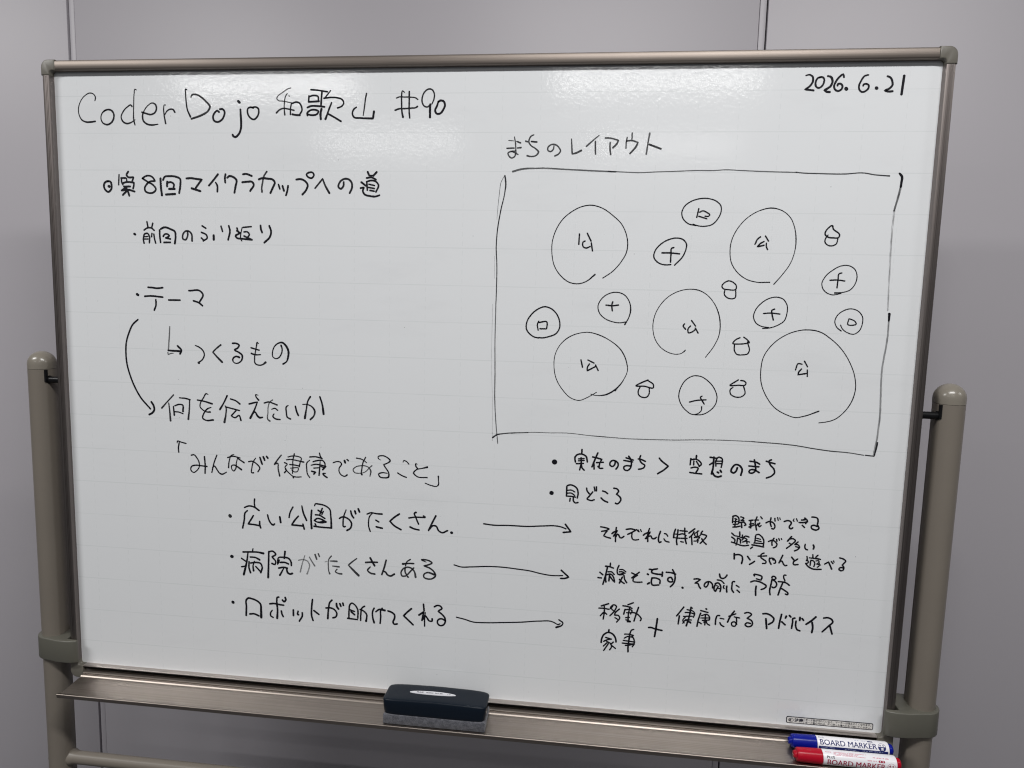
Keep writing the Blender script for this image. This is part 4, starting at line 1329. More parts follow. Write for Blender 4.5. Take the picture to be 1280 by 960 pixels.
  (1, "3175,1478,20 3249,1479,20 3300,1464,20"),
  (1, "3187,1425,20 3270,1431,20"),
  (1, "3185,1375,20 3263,1377,20"),
  (1, "3249,1558,24 3233,1434,24 3199,1287,24"),
  (1, "3258,1554,18 3268,1545,18"),
  (1, "3218,1353,20 3256,1332,20"),
  (1, "3451,1551,27 3456,1548,27"),
  (1, "3380,1522,22 3477,1502,22"),
  (1, "3382,1485,23 3359,1404,23 3342,1294,23"),
  (1, "3397,1451,20 3470,1472,20 3504,1435,20 3502,1396,20"),
  (1, "3390,1416,20 3500,1425,20"),
  (1, "3410,1383,20 3502,1396,20"),
  (1, "3447,1470,21 3446,1322,21"),
  (1, "3371,1351,20 3399,1333,20"),
  (1, "3430,1360,20 3466,1373,20"),
  (1, "3461,1383,20 3477,1339,20 3510,1322,20"),
  (1, "3635,1470,22 3607,1468,22 3591,1432,22 3586,1338,22"),
  (1, "3646,1432,20 3692,1426,20"),
  (1, "3645,1368,22 3665,1335,22 3698,1318,22"),
  (1, "3826,1547,24 3776,1467,24 3745,1386,24"),
  (1, "3758,1470,21 3846,1511,21"),
  (1, "3831,1466,20 3900,1457,20"),
  (1, "3858,1463,21 3863,1385,21 3844,1334,21 3807,1341,21 3800,1380,21 3831,1397,21 3869,1366,21"),
  (1, "3963,1530,22 4003,1543,22 4054,1523,22 3999,1460,22|3999,1460,22 4060,1430,22 4076,1392,22 4056,1352,22 4007,1343,22 3978,1370,22 4003,1396,22 4049,1390,22"),
  (1, "4204,1541,26 4243,1546,25 4313,1520,25 4350,1480,25 4338,1437,25 4287,1398,26"),
  (1, "4246,1472,27 4264,1337,27"),
  (1, "4446,1551,25 4430,1455,25 4420,1353,25"),
  (1, "4455,1446,24 4502,1407,24"),
  (1, "4508,1530,27 4500,1505,27"),
  (1, "4548,1543,25 4567,1524,25"),
  (1, "4621,1512,24 4598,1505,24 4596,1457,24 4588,1366,24"),
  (1, "4639,1471,24 4638,1408,24 4662,1351,24 4697,1338,24"),
  (1, "4686,1526,27 4686,1486,27"),
  (1, "4714,1514,24 4735,1489,24"),
  (1, "4890,1549,27 4832,1487,27 4773,1437,27"),
  (1, "4848,1467,27 4860,1394,27 4853,1327,27"),
  (1, "4992,1542,24 5040,1551,24 5089,1534,24 5111,1504,24 5058,1431,24 4987,1349,24"),
  (1, "5080,1433,25 5114,1328,25"),
 ]),
 ('drawn_circle', None, [
  (1, "1871,5990,13 2000,6084,12 2099,6203,12 2165,6333,14 2176,6423,15 2155,6551,12 2085,6691,12 1970,6798,12 1824,6893,12 1693,6927,14 1564,6909,12 1436,6844,12 1321,6746,12 1234,6603,13 1190,6447,11 1191,6291,11 1229,6134,11 1320,6005,13 1442,5922,13 1574,5912,14 1652,5940,13 1767,6034,20"),
 ]),
 ('drawn_character', None, [
  (1, "1544,6556,20 1540,6424,20"),
  (1, "1646,6567,20 1698,6467,20"),
  (1, "1620,6466,19 1596,6453,19 1603,6388,19 1636,6376,19 1688,6396,19"),
  (1, "1703,6442,20 1722,6341,20"),
 ]),
 ('drawn_circle', None, [
  (1, "3028,6684,15 2932,6708,15 2866,6770,15 2847,6839,15 2871,6915,15 2943,6979,15 3041,7017,15 3191,7021,15 3280,6988,15 3333,6932,15 3338,6857,15 3305,6775,15 3235,6699,15 3148,6676,15 3034,6687,15 2996,6700,15"),
 ]),
 ('drawn_square', None, [
  (1, "3058,6898,18 3039,6788,18"),
  (1, "3069,6852,17 3112,6870,17 3163,6849,17 3200,6818,17 3185,6803,17 3141,6802,17"),
  (1, "3063,6801,18 3165,6771,18"),
 ]),
 ('drawn_circle', None, [
  (1, "2741,6182,17 2667,6177,17 2576,6205,17 2519,6275,17 2531,6352,17 2603,6443,17 2702,6502,17 2803,6522,17 2880,6504,17 2927,6448,17 2924,6384,17 2891,6294,17 2789,6174,17"),
 ]),
 ('drawn_cross', None, [
  (1, "2768,6400,20 2746,6394,20 2737,6317,20 2736,6214,20"),
  (1, "2621,6330,20 2736,6330,20 2845,6321,20"),
 ]),
 ('drawn_circle', None, [
  (1, "3998,5981,15 3828,5980,11 3714,6010,11 3583,6103,11 3507,6216,11 3480,6355,11 3490,6494,11 3561,6659,10 3689,6804,10 3820,6881,10 3965,6913,15 4090,6883,10 4193,6804,10 4256,6680,10 4284,6543,15 4281,6381,10 4233,6216,10 4144,6076,10 4051,5957,14"),
 ]),
 ('drawn_character', None, [
  (1, "3847,6552,18 3818,6530,18 3785,6458,18"),
  (1, "3908,6563,18 3949,6501,18"),
  (1, "3894,6494,19 3858,6474,19 3814,6426,19|3814,6426,19 3897,6447,19"),
  (1, "3924,6473,18 3927,6431,18 3944,6394,18"),
 ]),
 ('drawn_house', None, [
  (1, "4720,6698,18 4637,6625,18 4633,6598,18 4660,6567,18 4734,6552,18 4805,6563,18 4810,6582,18 4724,6674,18 4720,6698,18"),
  (1, "4671,6586,16 4644,6542,16 4638,6505,16 4674,6462,16 4729,6453,16 4776,6476,16 4794,6551,16"),
 ]),
 ('drawn_circle', None, [
  (1, "2184,5388,19 2229,5475,13 2251,5567,19 2232,5685,13 2156,5781,13 2051,5809,13 1947,5783,13 1859,5709,13 1823,5622,13 1846,5530,13 1921,5460,13 2028,5419,13 2120,5409,13 2198,5424,13"),
 ]),
 ('drawn_cross', None, [
  (1, "2014,5682,20 2005,5653,20 2013,5564,20"),
  (1, "1927,5638,19 2006,5632,19 2091,5642,19"),
 ]),
 ('drawn_circle', None, [
  (1, "1052,5181,18 1093,5179,18 1186,5199,18 1279,5242,18 1323,5317,18 1320,5410,18 1270,5515,18 1201,5573,18 1120,5596,18 1027,5562,18 935,5480,18 882,5384,18 880,5291,18 936,5218,18 998,5184,18 1050,5177,18"),
 ]),
 ('drawn_square', None, [
  (1, "1043,5400,18 1026,5362,18 1038,5282,18"),
  (1, "1039,5382,19 1153,5389,19 1157,5352,19 1149,5301,19|1149,5301,19 1062,5300,19"),
 ]),
 ('drawn_circle', None, [
  (1, "1848,4471,10 1724,4394,10 1618,4352,10 1523,4373,10 1384,4497,10 1298,4643,10 1267,4791,10 1275,4953,10 1337,5090,10 1467,5208,13 1598,5258,10 1704,5272,10 1838,5245,14 1999,5171,10 2149,5049,14 2228,4892,14 2246,4785,10 2205,4663,10 2131,4553,19 2067,4496,19 1976,4445,19 1870,4428,10 1803,4434,10 1773,4444,10"),
  (1, "2149,4580,14 2096,4500,14"),
 ]),
 ('drawn_character', None, [
  (1, "1625,4898,21 1649,4802,21"),
  (1, "1718,4901,19 1800,4863,19"),
  (1, "1740,4848,21 1715,4807,21 1713,4755,21|1713,4755,21 1821,4817,21"),
  (1, "1821,4837,19 1859,4765,19"),
 ]),
 ('drawn_circle', None, [
  (1, "3235,4332,19 3237,4289,14 3194,4240,14 3130,4224,14 3037,4274,14 2960,4371,14 2934,4450,14 2955,4585,14 3027,4694,14 3115,4740,14 3193,4737,14 3299,4678,14 3388,4575,14 3427,4457,14 3413,4376,14 3347,4287,14 3247,4229,14 3156,4221,14"),
 ]),
 ('drawn_cross', None, [
  (1, "3233,4473,19 3214,4462,19 3236,4416,19 3267,4370,19"),
  (1, "3076,4389,19 3159,4413,19 3287,4427,19"),
 ]),
 ('drawn_circle', None, [
  (1, "2984,5072,17 2944,5035,11 2881,5017,11 2790,5030,11 2683,5086,11 2593,5196,11 2554,5326,11 2560,5484,11 2617,5629,11 2727,5762,11 2851,5836,11 2990,5869,11 3092,5864,14 3209,5812,11 3317,5699,11 3389,5546,15 3412,5416,15 3405,5286,11 3349,5141,11 3249,4990,11"),
 ]),
 ('drawn_character', None, [
  (1, "2956,5417,20 2941,5396,20 2973,5349,20"),
  (1, "3044,5465,19 3099,5394,19"),
  (1, "3035,5393,19 3005,5353,19 3014,5303,19 3058,5315,19 3107,5356,19"),
  (1, "3098,5368,19 3136,5304,19"),
 ]),
 ('drawn_house', None, [
  (1, "3483,5988,17 3406,5910,17 3417,5892,17 3484,5875,17 3584,5888,17 3588,5911,17 3483,5988,17"),
  (1, "3444,5863,17 3439,5818,17 3477,5774,17 3541,5759,17 3572,5767,17 3582,5872,17"),
 ]),
 ('drawn_house', None, [
  (1, "3672,5259,18 3623,5234,18 3586,5185,18 3677,5177,18 3778,5191,18"),
  (1, "3720,5267,18 3762,5238,18 3796,5197,18 3770,5206,18"),
  (1, "3608,5169,17 3614,5084,17 3641,5045,17 3724,5038,17 3786,5057,17 3799,5090,17 3775,5193,17"),
 ]),
 ('drawn_circle', None, [
  (1, "4808,5863,21 4895,5871,13 4989,5905,13 5049,5994,13 5060,6082,13 5023,6169,13 4941,6211,13 4857,6203,13 4764,6151,13 4673,6061,13 4641,5972,13 4660,5910,13 4713,5860,13 4775,5839,13 4883,5858,13"),
 ]),
 ('drawn_cross', None, [
  (1, "4873,6116,18 4846,6109,18 4834,6027,18 4829,5929,18"),
  (1, "4737,6022,18 4822,6027,18 4917,6016,18"),
 ]),
 ('drawn_circle', None, [
  (1, "4022,5402,14 3940,5412,14 3862,5455,14 3825,5532,14 3845,5622,14 3908,5707,14 4003,5774,14 4102,5793,14 4177,5771,14 4232,5696,14 4239,5594,14 4209,5491,14 4126,5430,14 4028,5395,14 3948,5387,14"),
 ]),
 ('drawn_cross', None, [
  (1, "4081,5639,20 4053,5628,20 4057,5564,20 4075,5500,20"),
  (1, "3948,5580,18 4028,5588,18 4151,5579,18"),
 ]),
 ('drawn_circle', None, [
  (1, "4922,5383,16 4867,5426,13 4835,5495,13 4856,5572,13 4925,5638,13 5020,5668,13 5107,5642,13 5167,5568,13 5171,5479,13 5139,5389,13 5081,5347,13 5007,5360,13 4936,5409,13 4908,5459,13"),
 ]),
 ('drawn_square', None, [
  (1, "5005,5541,16 4996,5468,16 5060,5461,16 5098,5475,16 5081,5509,16 5018,5539,16"),
 ]),
 ('drawn_circle', None, [
  (1, "4724,4337,18 4544,4263,14 4433,4241,12 4330,4270,12 4173,4355,12 4049,4509,12 3977,4677,12 3961,4847,12 3984,5018,12 4069,5164,12 4222,5298,12 4379,5367,12 4514,5386,15 4664,5363,14 4805,5277,12 4951,5141,12 5061,4977,11 5137,4786,12 5154,4657,12 5127,4500,14 5054,4360,12 4916,4231,12 4799,4194,12 4734,4184,11"),
 ]),
 ('drawn_character', None, [
  (1, "4471,4941,18 4427,4948,18 4395,4865,18"),
  (1, "4499,4981,18 4542,4910,18"),
  (1, "4469,4878,20 4438,4838,20 4431,4802,20|4431,4802,20 4529,4822,20"),
  (1, "4542,4868,18 4548,4784,18"),
 ]),
 ('drawn_house', None, [
  (1, "2521,4662,19 2457,4633,19 2367,4578,19 2473,4577,19 2598,4568,19 2596,4598,19 2521,4655,19"),
  (1, "2421,4561,18 2403,4523,18 2406,4463,18 2440,4433,18 2519,4436,18 2543,4475,18 2542,4555,17"),
 ]),
 ('drawn_house', None, [
  (1, "3684,4706,19 3632,4671,19 3583,4633,19 3685,4637,19 3780,4650,19 3785,4670,19 3758,4695,19 3717,4700,19"),
  (1, "3621,4604,17 3593,4583,17 3597,4517,17 3656,4482,17 3733,4485,17 3775,4518,17 3755,4636,17"),
 ]),
 ('drawn_border', 'thin rectangle drawn round the town plan', [
  (0.65, "644,7351,27 736,7377,25 972,7394,19 1365,7379,19 1625,7367,19 1985,7352,19"),
  (0.65, "1883,7360,13 2075,7350,13 2283,7343,13 2520,7354,13 2756,7362,13 2990,7372,13 3224,7373,13 3363,7383,13 3548,7375,13 3764,7366,14 3887,7362,14 4237,7354,14"),
  (0.8, "4228,7356,14 4276,7350,14 4518,7340,14 4818,7337,14 5043,7350,14 5163,7330,14 5347,7315,18"),
  (0.85, "538,7296,19 552,7209,21 541,7074,14 496,6860,15 453,6567,15 444,6350,15 456,6173,13 460,5815,13 457,5614,13"),
  (0.6, "526,7286,8 488,7209,8 471,7074,8 452,6860,6 445,6723,4"),
  (0.4, "424,6251,4 431,5954,4"),
  (0.65, "457,5618,13 456,5109,13 467,4639,15 470,4350,15 492,4019,13 526,3710,13"),
  (0.4, "414,5613,4 413,5006,4 429,4514,4 442,4287,4 449,3808,4 450,3745,7"),
  (0.85, "455,3787,22 507,3827,20 589,3846,15 941,3879,13"),
  (0.65, "707,3859,13 831,3871,10 995,3885,10 1241,3889,10 1459,3897,10 1784,3877,10 2026,3868,10"),
  (0.6, "1811,3875,12 2063,3865,12 2314,3858,12 2562,3861,12 2940,3871,12 3217,3887,12 3460,3896,12 3910,3897,12"),
  (0.75, "3910,3897,14 3993,3893,14 4265,3884,14 4503,3866,14 4694,3840,14 4899,3819,15 5134,3807,13 5325,3784,13"),
  (0.85, "5345,3785,15 5453,3777,15|5453,3777,15 5469,3873,22 5480,3956,22"),
  (1, "5463,7346,24 5494,7308,32 5494,7241,28 5490,7184,28"),
  (0.6, "5491,7193,26 5475,7087,26 5436,6894,22"),
  (0.3, "5439,6904,22 5434,6584,22 5441,6271,22 5464,5658,18"),
  (1, "5487,5615,34 5488,5577,30 5488,5530,24"),
  (0.45, "5488,5535,22 5490,5341,22 5457,4892,22 5467,4592,22 5480,4354,24 5473,4071,22 5445,3784,22"),
 ]),
]


def smooth_path(pts, step):
    """Catmull-Rom through the points, resampled"""
    if len(pts) < 3:
        out = []
        (x0, y0, w0), (x1, y1, w1) = pts[0], pts[-1]
        n = max(2, int(math.hypot(x1 - x0, y1 - y0) / step))
        return [(x0 + (x1 - x0) * i / n, y0 + (y1 - y0) * i / n, w0 + (w1 - w0) * i / n) for i in range(n + 1)]
    out = []
    closed = math.hypot(pts[0][0] - pts[-1][0], pts[0][1] - pts[-1][1]) < 1e-6
    for i in range(len(pts) - 1):
        p1, p2 = pts[i], pts[i + 1]
        p0 = pts[i - 1] if i else (pts[-2] if closed else p1)
        p3 = pts[i + 2] if i + 2 < len(pts) else (pts[1] if closed else p2)
        d = math.hypot(p2[0] - p1[0], p2[1] - p1[1])
        d0 = max(math.hypot(p1[0] - p0[0], p1[1] - p0[1]), 1e-9)
        d2 = max(math.hypot(p3[0] - p2[0], p3[1] - p2[1]), 1e-9)
        if d < 1e-9:
            continue
        # tangents scaled to the local segment so that uneven spacing does not overshoot
        m1 = [(p2[c] - p1[c]) * (d0 / (d0 + d)) + (p1[c] - p0[c]) / d0 * d * (d / (d0 + d)) if p0 is not p1 else (p2[c] - p1[c]) for c in (0, 1)]
        m2 = [(p2[c] - p1[c]) * (d2 / (d2 + d)) + (p3[c] - p2[c]) / d2 * d * (d / (d2 + d)) if p3 is not p2 else (p2[c] - p1[c]) for c in (0, 1)]
        n = max(2, int(d / step))
        for k in range(n):
            t = k / n
            t2, t3 = t * t, t * t * t
            h1, h2, h3, h4 = 2 * t3 - 3 * t2 + 1, t3 - 2 * t2 + t, -2 * t3 + 3 * t2, t3 - t2
            out.append((h1 * p1[0] + h2 * m1[0] + h3 * p2[0] + h4 * m2[0],
                        h1 * p1[1] + h2 * m1[1] + h3 * p2[1] + h4 * m2[1], p1[2] + (p2[2] - p1[2]) * t))
    out.append(pts[-1])
    return out

RNG = random.Random(5)
def ribbon(bm, uvl, inkl, path, ink, y):
    P = [path[0]]
    for p in path[1:]:
        if math.hypot(p[0] - P[-1][0], p[1] - P[-1][1]) > 1e-4:
            P.append(p)
    if len(P) < 2:
        P.append((P[0][0] + 2e-4, P[0][1], P[0][2]))
    n = len(P)
    dist = [0]
    for i in range(1, n):
        dist.append(dist[-1] + math.hypot(P[i][0] - P[i - 1][0], P[i][1] - P[i - 1][1]))
    sh = RNG.uniform(0, 9)
    L = []
    def add(x, z, u, v):
        vv = bm.verts.new((x, y, z))
        vv[inkl] = ink
        return (vv, u, v)
    dirs = []
    for i in range(n):
        a, b_ = P[max(0, i - 1)], P[min(n - 1, i + 1)]
        dx, dz = b_[0] - a[0], b_[1] - a[1]
        l = math.hypot(dx, dz) or 1
        dirs.append((dx / l, dz / l))
    rows = []
    def row(cx, cz, d, hw, u_half, v):
        nx, nz = -d[1], d[0]
        rows.append((add(cx + nx * hw, cz + nz * hw, .5 + u_half, v), add(cx - nx * hw, cz - nz * hw, .5 - u_half, v)))
    hw = P[0][2] / 2
    for a in (80, 55, 30):                      # round start
        s, c = math.sin(math.radians(a)), math.cos(math.radians(a))
        row(P[0][0] - dirs[0][0] * hw * s, P[0][1] - dirs[0][1] * hw * s, dirs[0], hw * c, .5 * c, sh)
    for i in range(n):
        row(P[i][0], P[i][1], dirs[i], P[i][2] / 2 * RNG.uniform(.95, 1.05), .5, sh + dist[i])
    hw = P[-1][2] / 2
    for a in (30, 55, 80):
        s, c = math.sin(math.radians(a)), math.cos(math.radians(a))
        row(P[-1][0] + dirs[-1][0] * hw * s, P[-1][1] + dirs[-1][1] * hw * s, dirs[-1], hw * c, .5 * c, sh + dist[-1])
    for k in range(len(rows) - 1):
        q = (rows[k][0], rows[k][1], rows[k + 1][1], rows[k + 1][0])
        try:
            f = bm.faces.new([t[0] for t in q])
        except ValueError:
            continue
        for lp, t in zip(f.loops, q):
            lp[uvl].uv = (t[1], t[2])

layer = 0
for nm, lb, strokes in INK:
    bm = B()
    uvl = bm.loops.layers.uv.new('UVMap')
    inkl = bm.verts.layers.float.new('ink')
    for ink, s in strokes:
        segs = [[tuple(float(c) for c in p.split(',')) for p in sg.split()] for sg in s.split('|')]
        path = []
        for sg in segs:
            pts = [(p[0] * 1e-4, .85 + p[1] * 1e-4, p[2] * 1e-4) for p in sg]
            q = smooth_path(pts, .0012)
            path += q if not path else q[1:]
        layer += 1
        ribbon(bm, uvl, inkl, path, ink, -.00012 - .0000012 * (layer % 120))
    for f in bm.faces:
        f.normal_update()
        if f.normal.y > 0:
            f.normal_flip()
    part(nm, bm, M['ink'], surf, smooth=False, label=lb)

# ------------------------------------------------------------------ board eraser on the tray
er = thing('board_eraser', (-0.0205, -0.033, .8283),
           'dark navy board eraser with grey felt, lying on the pen tray', 'eraser')
EX0, EX1, EY0, EY1 = -.0938, .0520, -.0553, -.0102
def eraser_shell():
    bm = B()
    nx, ny = 28, 14
    hx, hy = (EX1 - EX0) / 2, (EY1 - EY0) / 2
    cx, cy = (EX0 + EX1) / 2, (EY0 + EY1) / 2
    zb, zt = .8428, .8655
    def outline(k, inset):
        n = 72
        r = []
        for i in range(n):
            a = 2 * PI * i / n
            e = 0.22
            c, s = math.cos(a), math.sin(a)
            x = math.copysign(abs(c) ** e, c)
            y = math.copysign(abs(s) ** e, s)
            r.append((cx + x * (hx - inset), cy + y * (hy - inset)))
        return r
    rings = []
    for z, ins in ((zb, .0034), (zb + .0006, .0024), (zb + .002, .0018), (zb + .006, .0013), (zb + .011, .0007), (zb + .0150, .0003),
                   (zt - .0024, .0001), (zt - .0014, .0004), (zt - .0007, .0010), (zt - .0003, .0020), (zt - .0001, .0040)):
        rg = []
        for x, y in outline(0, ins):
            f = max(0, (z - zb) / (zt - zb))
            crown = .0022 * (1 - ((x - cx) / hx) ** 2) * f - .0010 * f
            # the top leans back a little towards the board
            y2 = y + (.0016 * f if y < cy else -.0012 * f)
            rg.append(bm.verts.new((x, y2, z + crown)))
        rings.append(rg)
    for k in range(len(rings) - 1):
        n = len(rings[k])
        for i in range(n):
            j = (i + 1) % n
            bm.faces.new((rings[k][i], rings[k][j], rings[k + 1][j], rings[k + 1][i]))
    top = rings[-1]
    n = len(top)
    base = [v.co.copy() for v in top]
    prev = top
    for k in (.9, .78, .64, .5, .36, .22, .1):
        cur = []
        for c in base:
            x, y = cx + (c.x - cx) * k, cy + (c.y - cy) * k
            z = zt - .0010 + .0022 * (1 - ((x - cx) / hx) ** 2) + .0002 * (1 - k)
            cur.append(bm.verts.new((x, y, z)))
        for i in range(n):
            j = (i + 1) % n
            bm.faces.new((prev[i], prev[j], cur[j], cur[i]))
        prev = cur
    mid = bm.verts.new((cx, cy, zt + .0014))
    for i in range(n):
        bm.faces.new((prev[i], prev[(i + 1) % n], mid))
    bm.faces.new(rings[0])
    bmesh.ops.recalc_face_normals(bm, faces=bm.faces)
    return bm
shell = part('eraser_body', eraser_shell(), M['navy'], er)
bm = B()
box(bm, EX0 + .0018, EX1 - .0006, EY0 + .0010, EY1 - .0012, .8292, .8434, .0018, 2)
for v in bm.verts:                              # stands on the sloping tray floor
    if v.co.z < .835:
        v.co.z += max(-.0009, (v.co.y + .0545) * .155) + .0
part('felt_pad', bm, M['felt'], er)
def badge(bm_in, z):
    return bm_in
bm = B()
bx, by, ax_, ay_ = -.0265, -.0325, .0330, .0042
NB = 48
def ztop(x):
    cx, hx = (EX0 + EX1) / 2, (EX1 - EX0) / 2
    return .8657 + .0022 * (1 - ((x - cx) / hx) ** 2) - .0010
rim = []
for i in range(NB):
    a = 2 * PI * i / NB
    x, y = bx + ax_ * math.cos(a), by + ay_ * math.sin(a)
    rim.append((x, y))
lo = [bm.verts.new((x, y, ztop(x) - .0002)) for x, y in rim]
hi = [bm.verts.new((bx + (x - bx) * .985, by + (y - by) * .93, ztop(x) + .0005)) for x, y in rim]
for i in range(NB):
    j = (i + 1) % NB
    bm.faces.new((lo[i], lo[j], hi[j], hi[i]))
for i in range(NB // 4, 3 * NB // 4):
    a, b_, c, d = i, i + 1, (NB // 2 - i - 1) % NB, (NB // 2 - i) % NB
    vs = []
    for q in (a, b_, c, d):
        if hi[q] not in vs:
            vs.append(hi[q])
    if len(vs) > 2:
        bm.faces.new(vs)
bmesh.ops.recalc_face_normals(bm, faces=bm.faces)
bd = part('oval_badge', bm, M['badge'], er)
bm = B()
t_ = text_bm('PLUS', .0030, .0, .0090)
bmesh.ops.translate(t_, verts=t_.verts, vec=(-.0225, -.0014, 0))
append(bm, t_)
rg_ = random.Random(3)
tiny_lines(bm, -.0095, .0015, -.0009, .0018, rg_, .95)
tiny_lines(bm, .0030, .0140, -.0009, .0018, rg_, .95)
tiny_lines(bm, .0180, .0255, -.0007, .0012, rg_, .6)
for v in bm.verts:
    x, y = bx + v.co.x, by + v.co.y
    v.co = Vector((x, y, ztop(x) + .0008))
for f in bm.faces:
    f.normal_update()
    if f.normal.z < 0:
        f.normal_flip()
part('badge_lettering', bm, M['ink_print'], bd, smooth=False)

# ------------------------------------------------------------------ board markers
R0 = .0092
VIEW = math.radians(33)
def wrap(bm, xo, cy, cz, r):
    """bend a flat print (x along the pen, y up) round the barrel"""
    ys = [v.co.y for v in bm.verts]
    y = math.floor(min(ys) / .0008) * .0008
    while y < max(ys):
        bmesh.ops.bisect_plane(bm, geom=bm.verts[:] + bm.edges[:] + bm.faces[:], plane_co=(0, y, 0), plane_no=(0, 1, 0), dist=1e-7)
        y += .0008
    for v in bm.verts:
        ph = VIEW + v.co.y / r
        q = r + v.co.z
        v.co = Vector((xo + v.co.x, cy - q * math.cos(ph), cz + q * math.sin(ph)))
    for f in bm.faces:
        f.normal_update()
        c = f.calc_center_median()
        if f.normal.dot(Vector((0, c.y - cy, c.z - cz))) < 0:
            f.normal_flip()
    return bm

def embolden(bm, dx):
    src = bm.copy()
    bmesh.ops.translate(src, verts=src.verts, vec=(dx, 0, .00002))
    append(bm, src)
    return bm

def circle_bm(cx, cy, r, y_lo, y_hi, n=28):
    bm = B()
    pts = []
    for i in range(n):
        a = 2 * PI * i / n
        x, y = r * math.cos(a), r * math.sin(a)
        pts.append((cx + x, cy + min(max(y, y_lo), y_hi)))
    vs = []
    for p in pts:
        if not vs or (abs(p[0] - vs[-1].co.x) + abs(p[1] - vs[-1].co.y)) > 1e-6:
            vs.append(bm.verts.new(p + (0,)))
    bm.faces.new(vs)
    return bm

def ring_bm(bm, cx, cy, r0, r1, n=32):
    a = [bm.verts.new((cx + r0 * math.cos(2 * PI * i / n), cy + r0 * math.sin(2 * PI * i / n), 0)) for i in range(n)]
    b_ = [bm.verts.new((cx + r1 * math.cos(2 * PI * i / n), cy + r1 * math.sin(2 * PI * i / n), 0)) for i in range(n)]
    for i in range(n):
        j = (i + 1) % n
        bm.faces.new((a[i], a[j], b_[j], b_[i]))

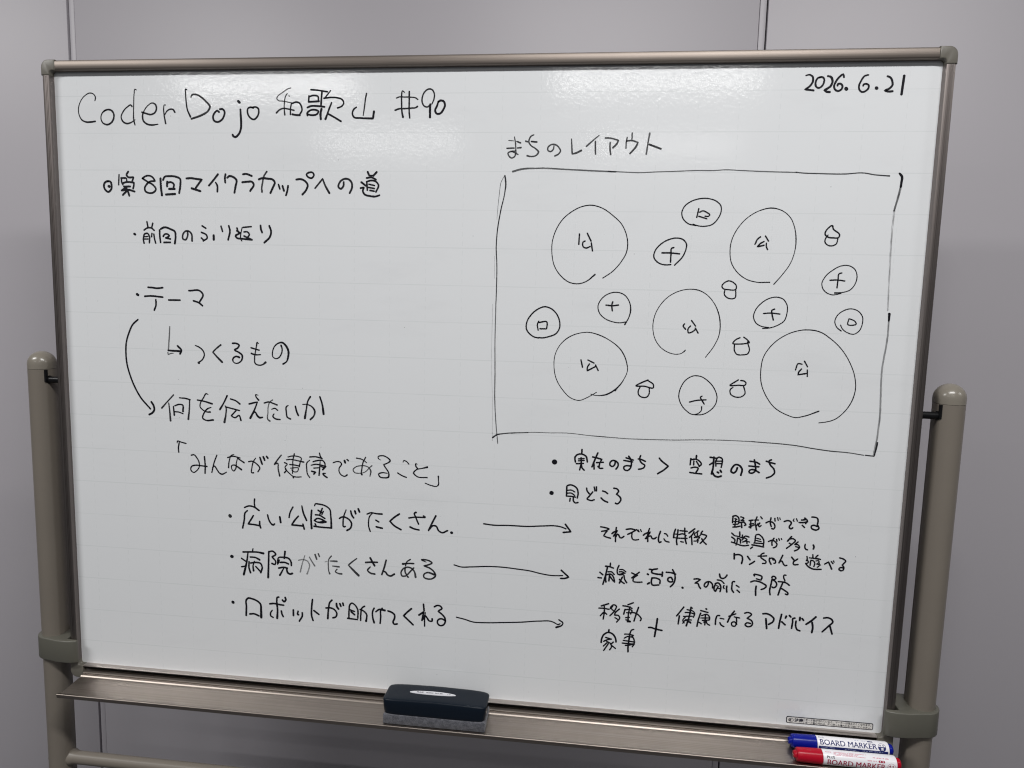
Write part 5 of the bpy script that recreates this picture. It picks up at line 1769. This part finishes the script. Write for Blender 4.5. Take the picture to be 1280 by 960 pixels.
def marker(name_label, x0, cy, cz, capm, printm, kind):
    mk = thing('board_marker', (x0, cy, cz - R0), name_label, 'marker pen')
    L = .1315
    bm = B()
    prof = [(x0, .0034), (x0 + .0004, .0042), (x0 + .0030, .0050), (x0 + .0036, .0056), (x0 + .0037, .0074), (x0 + .0046, .0083), (x0 + .0062, .0086),
            (x0 + .0100, .0088), (x0 + .0330, R0 + .0002), (x0 + .0348, R0 + .0002), (x0 + .0350, R0 - .0004)]
    lathe(bm, prof, 0, cy, cz, 'x', 48)
    # fine lengthwise ribs on the cap
    for i in range(0, 24):
        a = 2 * PI * i / 24
        for v in bm.verts:
            pass
    part('cap', bm, capm, mk)
    bm = B()
    lathe(bm, [(x0 + .0350, R0 - .0008), (x0 + .0352, R0 - .0002), (x0 + .0358, R0), (x0 + .1235, R0), (x0 + .1252, R0 - .0006), (x0 + .1258, R0 - .0022)], 0, cy, cz, 'x', 64)
    sl = part('barrel', bm, M['label'], mk)
    bm = B()
    lathe(bm, [(x0 + .1257, .0066), (x0 + .1259, .0070), (x0 + .1285, .0068), (x0 + .1305, .0064), (x0 + .1314, .0054), (x0 + .1316, .0035)], 0, cy, cz, 'x', 40)
    part('end_plug', bm, capm, mk)
    rr = R0 + .00012
    rng = random.Random(7 if kind == 'blue' else 9)
    X = x0 + .0352
    if kind == 'blue':
        ty, th, by_ = -.0016, .0066, None
        bm = B()
        rect(bm, .0012, -.0150, .0880, -.0032)
        part('label_band', wrap(bm, X, cy, cz, R0 + .00006), printm, sl, smooth=True)
        bm = embolden(text_bm('BOARD MARKER', th, .0, .0710), .0003)
        bmesh.ops.translate(bm, verts=bm.verts, vec=(.0033, ty, 0))
        t_ = text_bm('PLUS', .0022, .0, .0066)
        bmesh.ops.translate(t_, verts=t_.verts, vec=(.0026, .0066, 0))
        append(bm, t_)
        ccx, ccy, cr = .0808, .0014, .0050
        append(bm, circle_bm(ccx, ccy, cr, -cr, .0006))
        ring_bm(bm, ccx, ccy, cr, cr - .0004)
        for dx in (-.0022, .0014):
            rect(bm, ccx + dx - .0008, ccy + .0018, ccx + dx + .0012, ccy + .0024)
            rect(bm, ccx + dx, ccy + .0011, ccx + dx + .0006, ccy + .0032)
        rect(bm, .0640, .0068, .0705, .0085)
        part('lettering', wrap(bm, X, cy, cz, rr), printm, sl, smooth=True)
        bm = text_bm('青', .0036, .02)
        bmesh.ops.translate(bm, verts=bm.verts, vec=(ccx - .0017, ccy - .0040, 0))
        part('emblem_character', wrap(bm, X, cy, cz, rr + .0001), M['label'], sl, smooth=True)
        bm = B()
        tiny_lines(bm, .0040, .0125, -.0052, .0011, rng, .7)
        tiny_lines(bm, .0150, .0215, -.0053, .0013, rng, .9)
        tiny_lines(bm, .0340, .0480, -.0056, .0011, rng, .8)
        tiny_lines(bm, .0560, .0830, -.0055, .0013, rng, .8)
        tiny_lines(bm, .0480, .0620, .0072, .0010, rng, .6)
        part('fine_print', wrap(bm, X, cy, cz, rr), M['pale_print'], sl, smooth=True)
    else:
        bm = embolden(text_bm('BOARD MARKER', .0072, .0, .0706), .0003)
        bmesh.ops.translate(bm, verts=bm.verts, vec=(.0048, -.0098, 0))
        ccx, ccy, cr = .0830, -.0062, .0052
        append(bm, circle_bm(ccx, ccy, cr, -cr, -.0002))
        ring_bm(bm, ccx, ccy, cr, cr - .0003)
        for dx in (-.0022, .0014):
            rect(bm, ccx + dx - .0010, ccy + .0014, ccx + dx + .0012, ccy + .0022)
            rect(bm, ccx + dx - .0001, ccy + .0006, ccx + dx + .0006, ccy + .0032)
        bm.faces.new([bm.verts.new(p + (0,)) for p in rrect(.0672, -.0012, .0750, .0015, .0012)])
        part('lettering', wrap(bm, X, cy, cz, rr), printm, sl, smooth=True)
        bm = embolden(text_bm('PLUS', .0029, .0, .0094), .0003)
        bmesh.ops.translate(bm, verts=bm.verts, vec=(.0044, -.0012, 0))
        part('maker_lettering', wrap(bm, X, cy, cz, rr), M['ink_print'], sl, smooth=True)
        bm = text_bm('赤', .0032, .02)
        bmesh.ops.translate(bm, verts=bm.verts, vec=(ccx - .0016, ccy - .0041, 0))
        t_ = B()
        rect(t_, .0690, -.0006, .0698, .0010)
        rect(t_, .0722, -.0006, .0730, .0010)
        append(bm, t_)
        part('emblem_character', wrap(bm, X, cy, cz, rr + .0001), M['label'], sl, smooth=True)
        bm = B()
        tiny_lines(bm, .0032, .0105, .0058, .0012, rng, .9)
        for yy, xe in ((.0064, .054), (.0051, .044), (.0038, .042), (.0025, .052)):
            tiny_lines(bm, .0130, xe, yy, .0010, rng, .92)
        tiny_lines(bm, .0540, .0655, -.0006, .0015, rng, .75)
        tiny_lines(bm, .0610, .0720, .0034, .0014, rng, .8)
        tiny_lines(bm, .0730, .0800, .0032, .0016, rng, .95)
        part('fine_print', wrap(bm, X, cy, cz, rr), M['pink_print'], sl, smooth=True)
    return mk

marker('blue capped whiteboard marker lying against the back of the tray', .4566, -.0275, .8428, M['blue'], M['navy_print'], 'blue')
marker('red capped whiteboard marker lying at the front lip of the tray', .4570, -.0502, .8391, M['red'], M['crimson_print'], 'red')
for o in SC.objects:
    if '_o' in o:
        del o['_o']
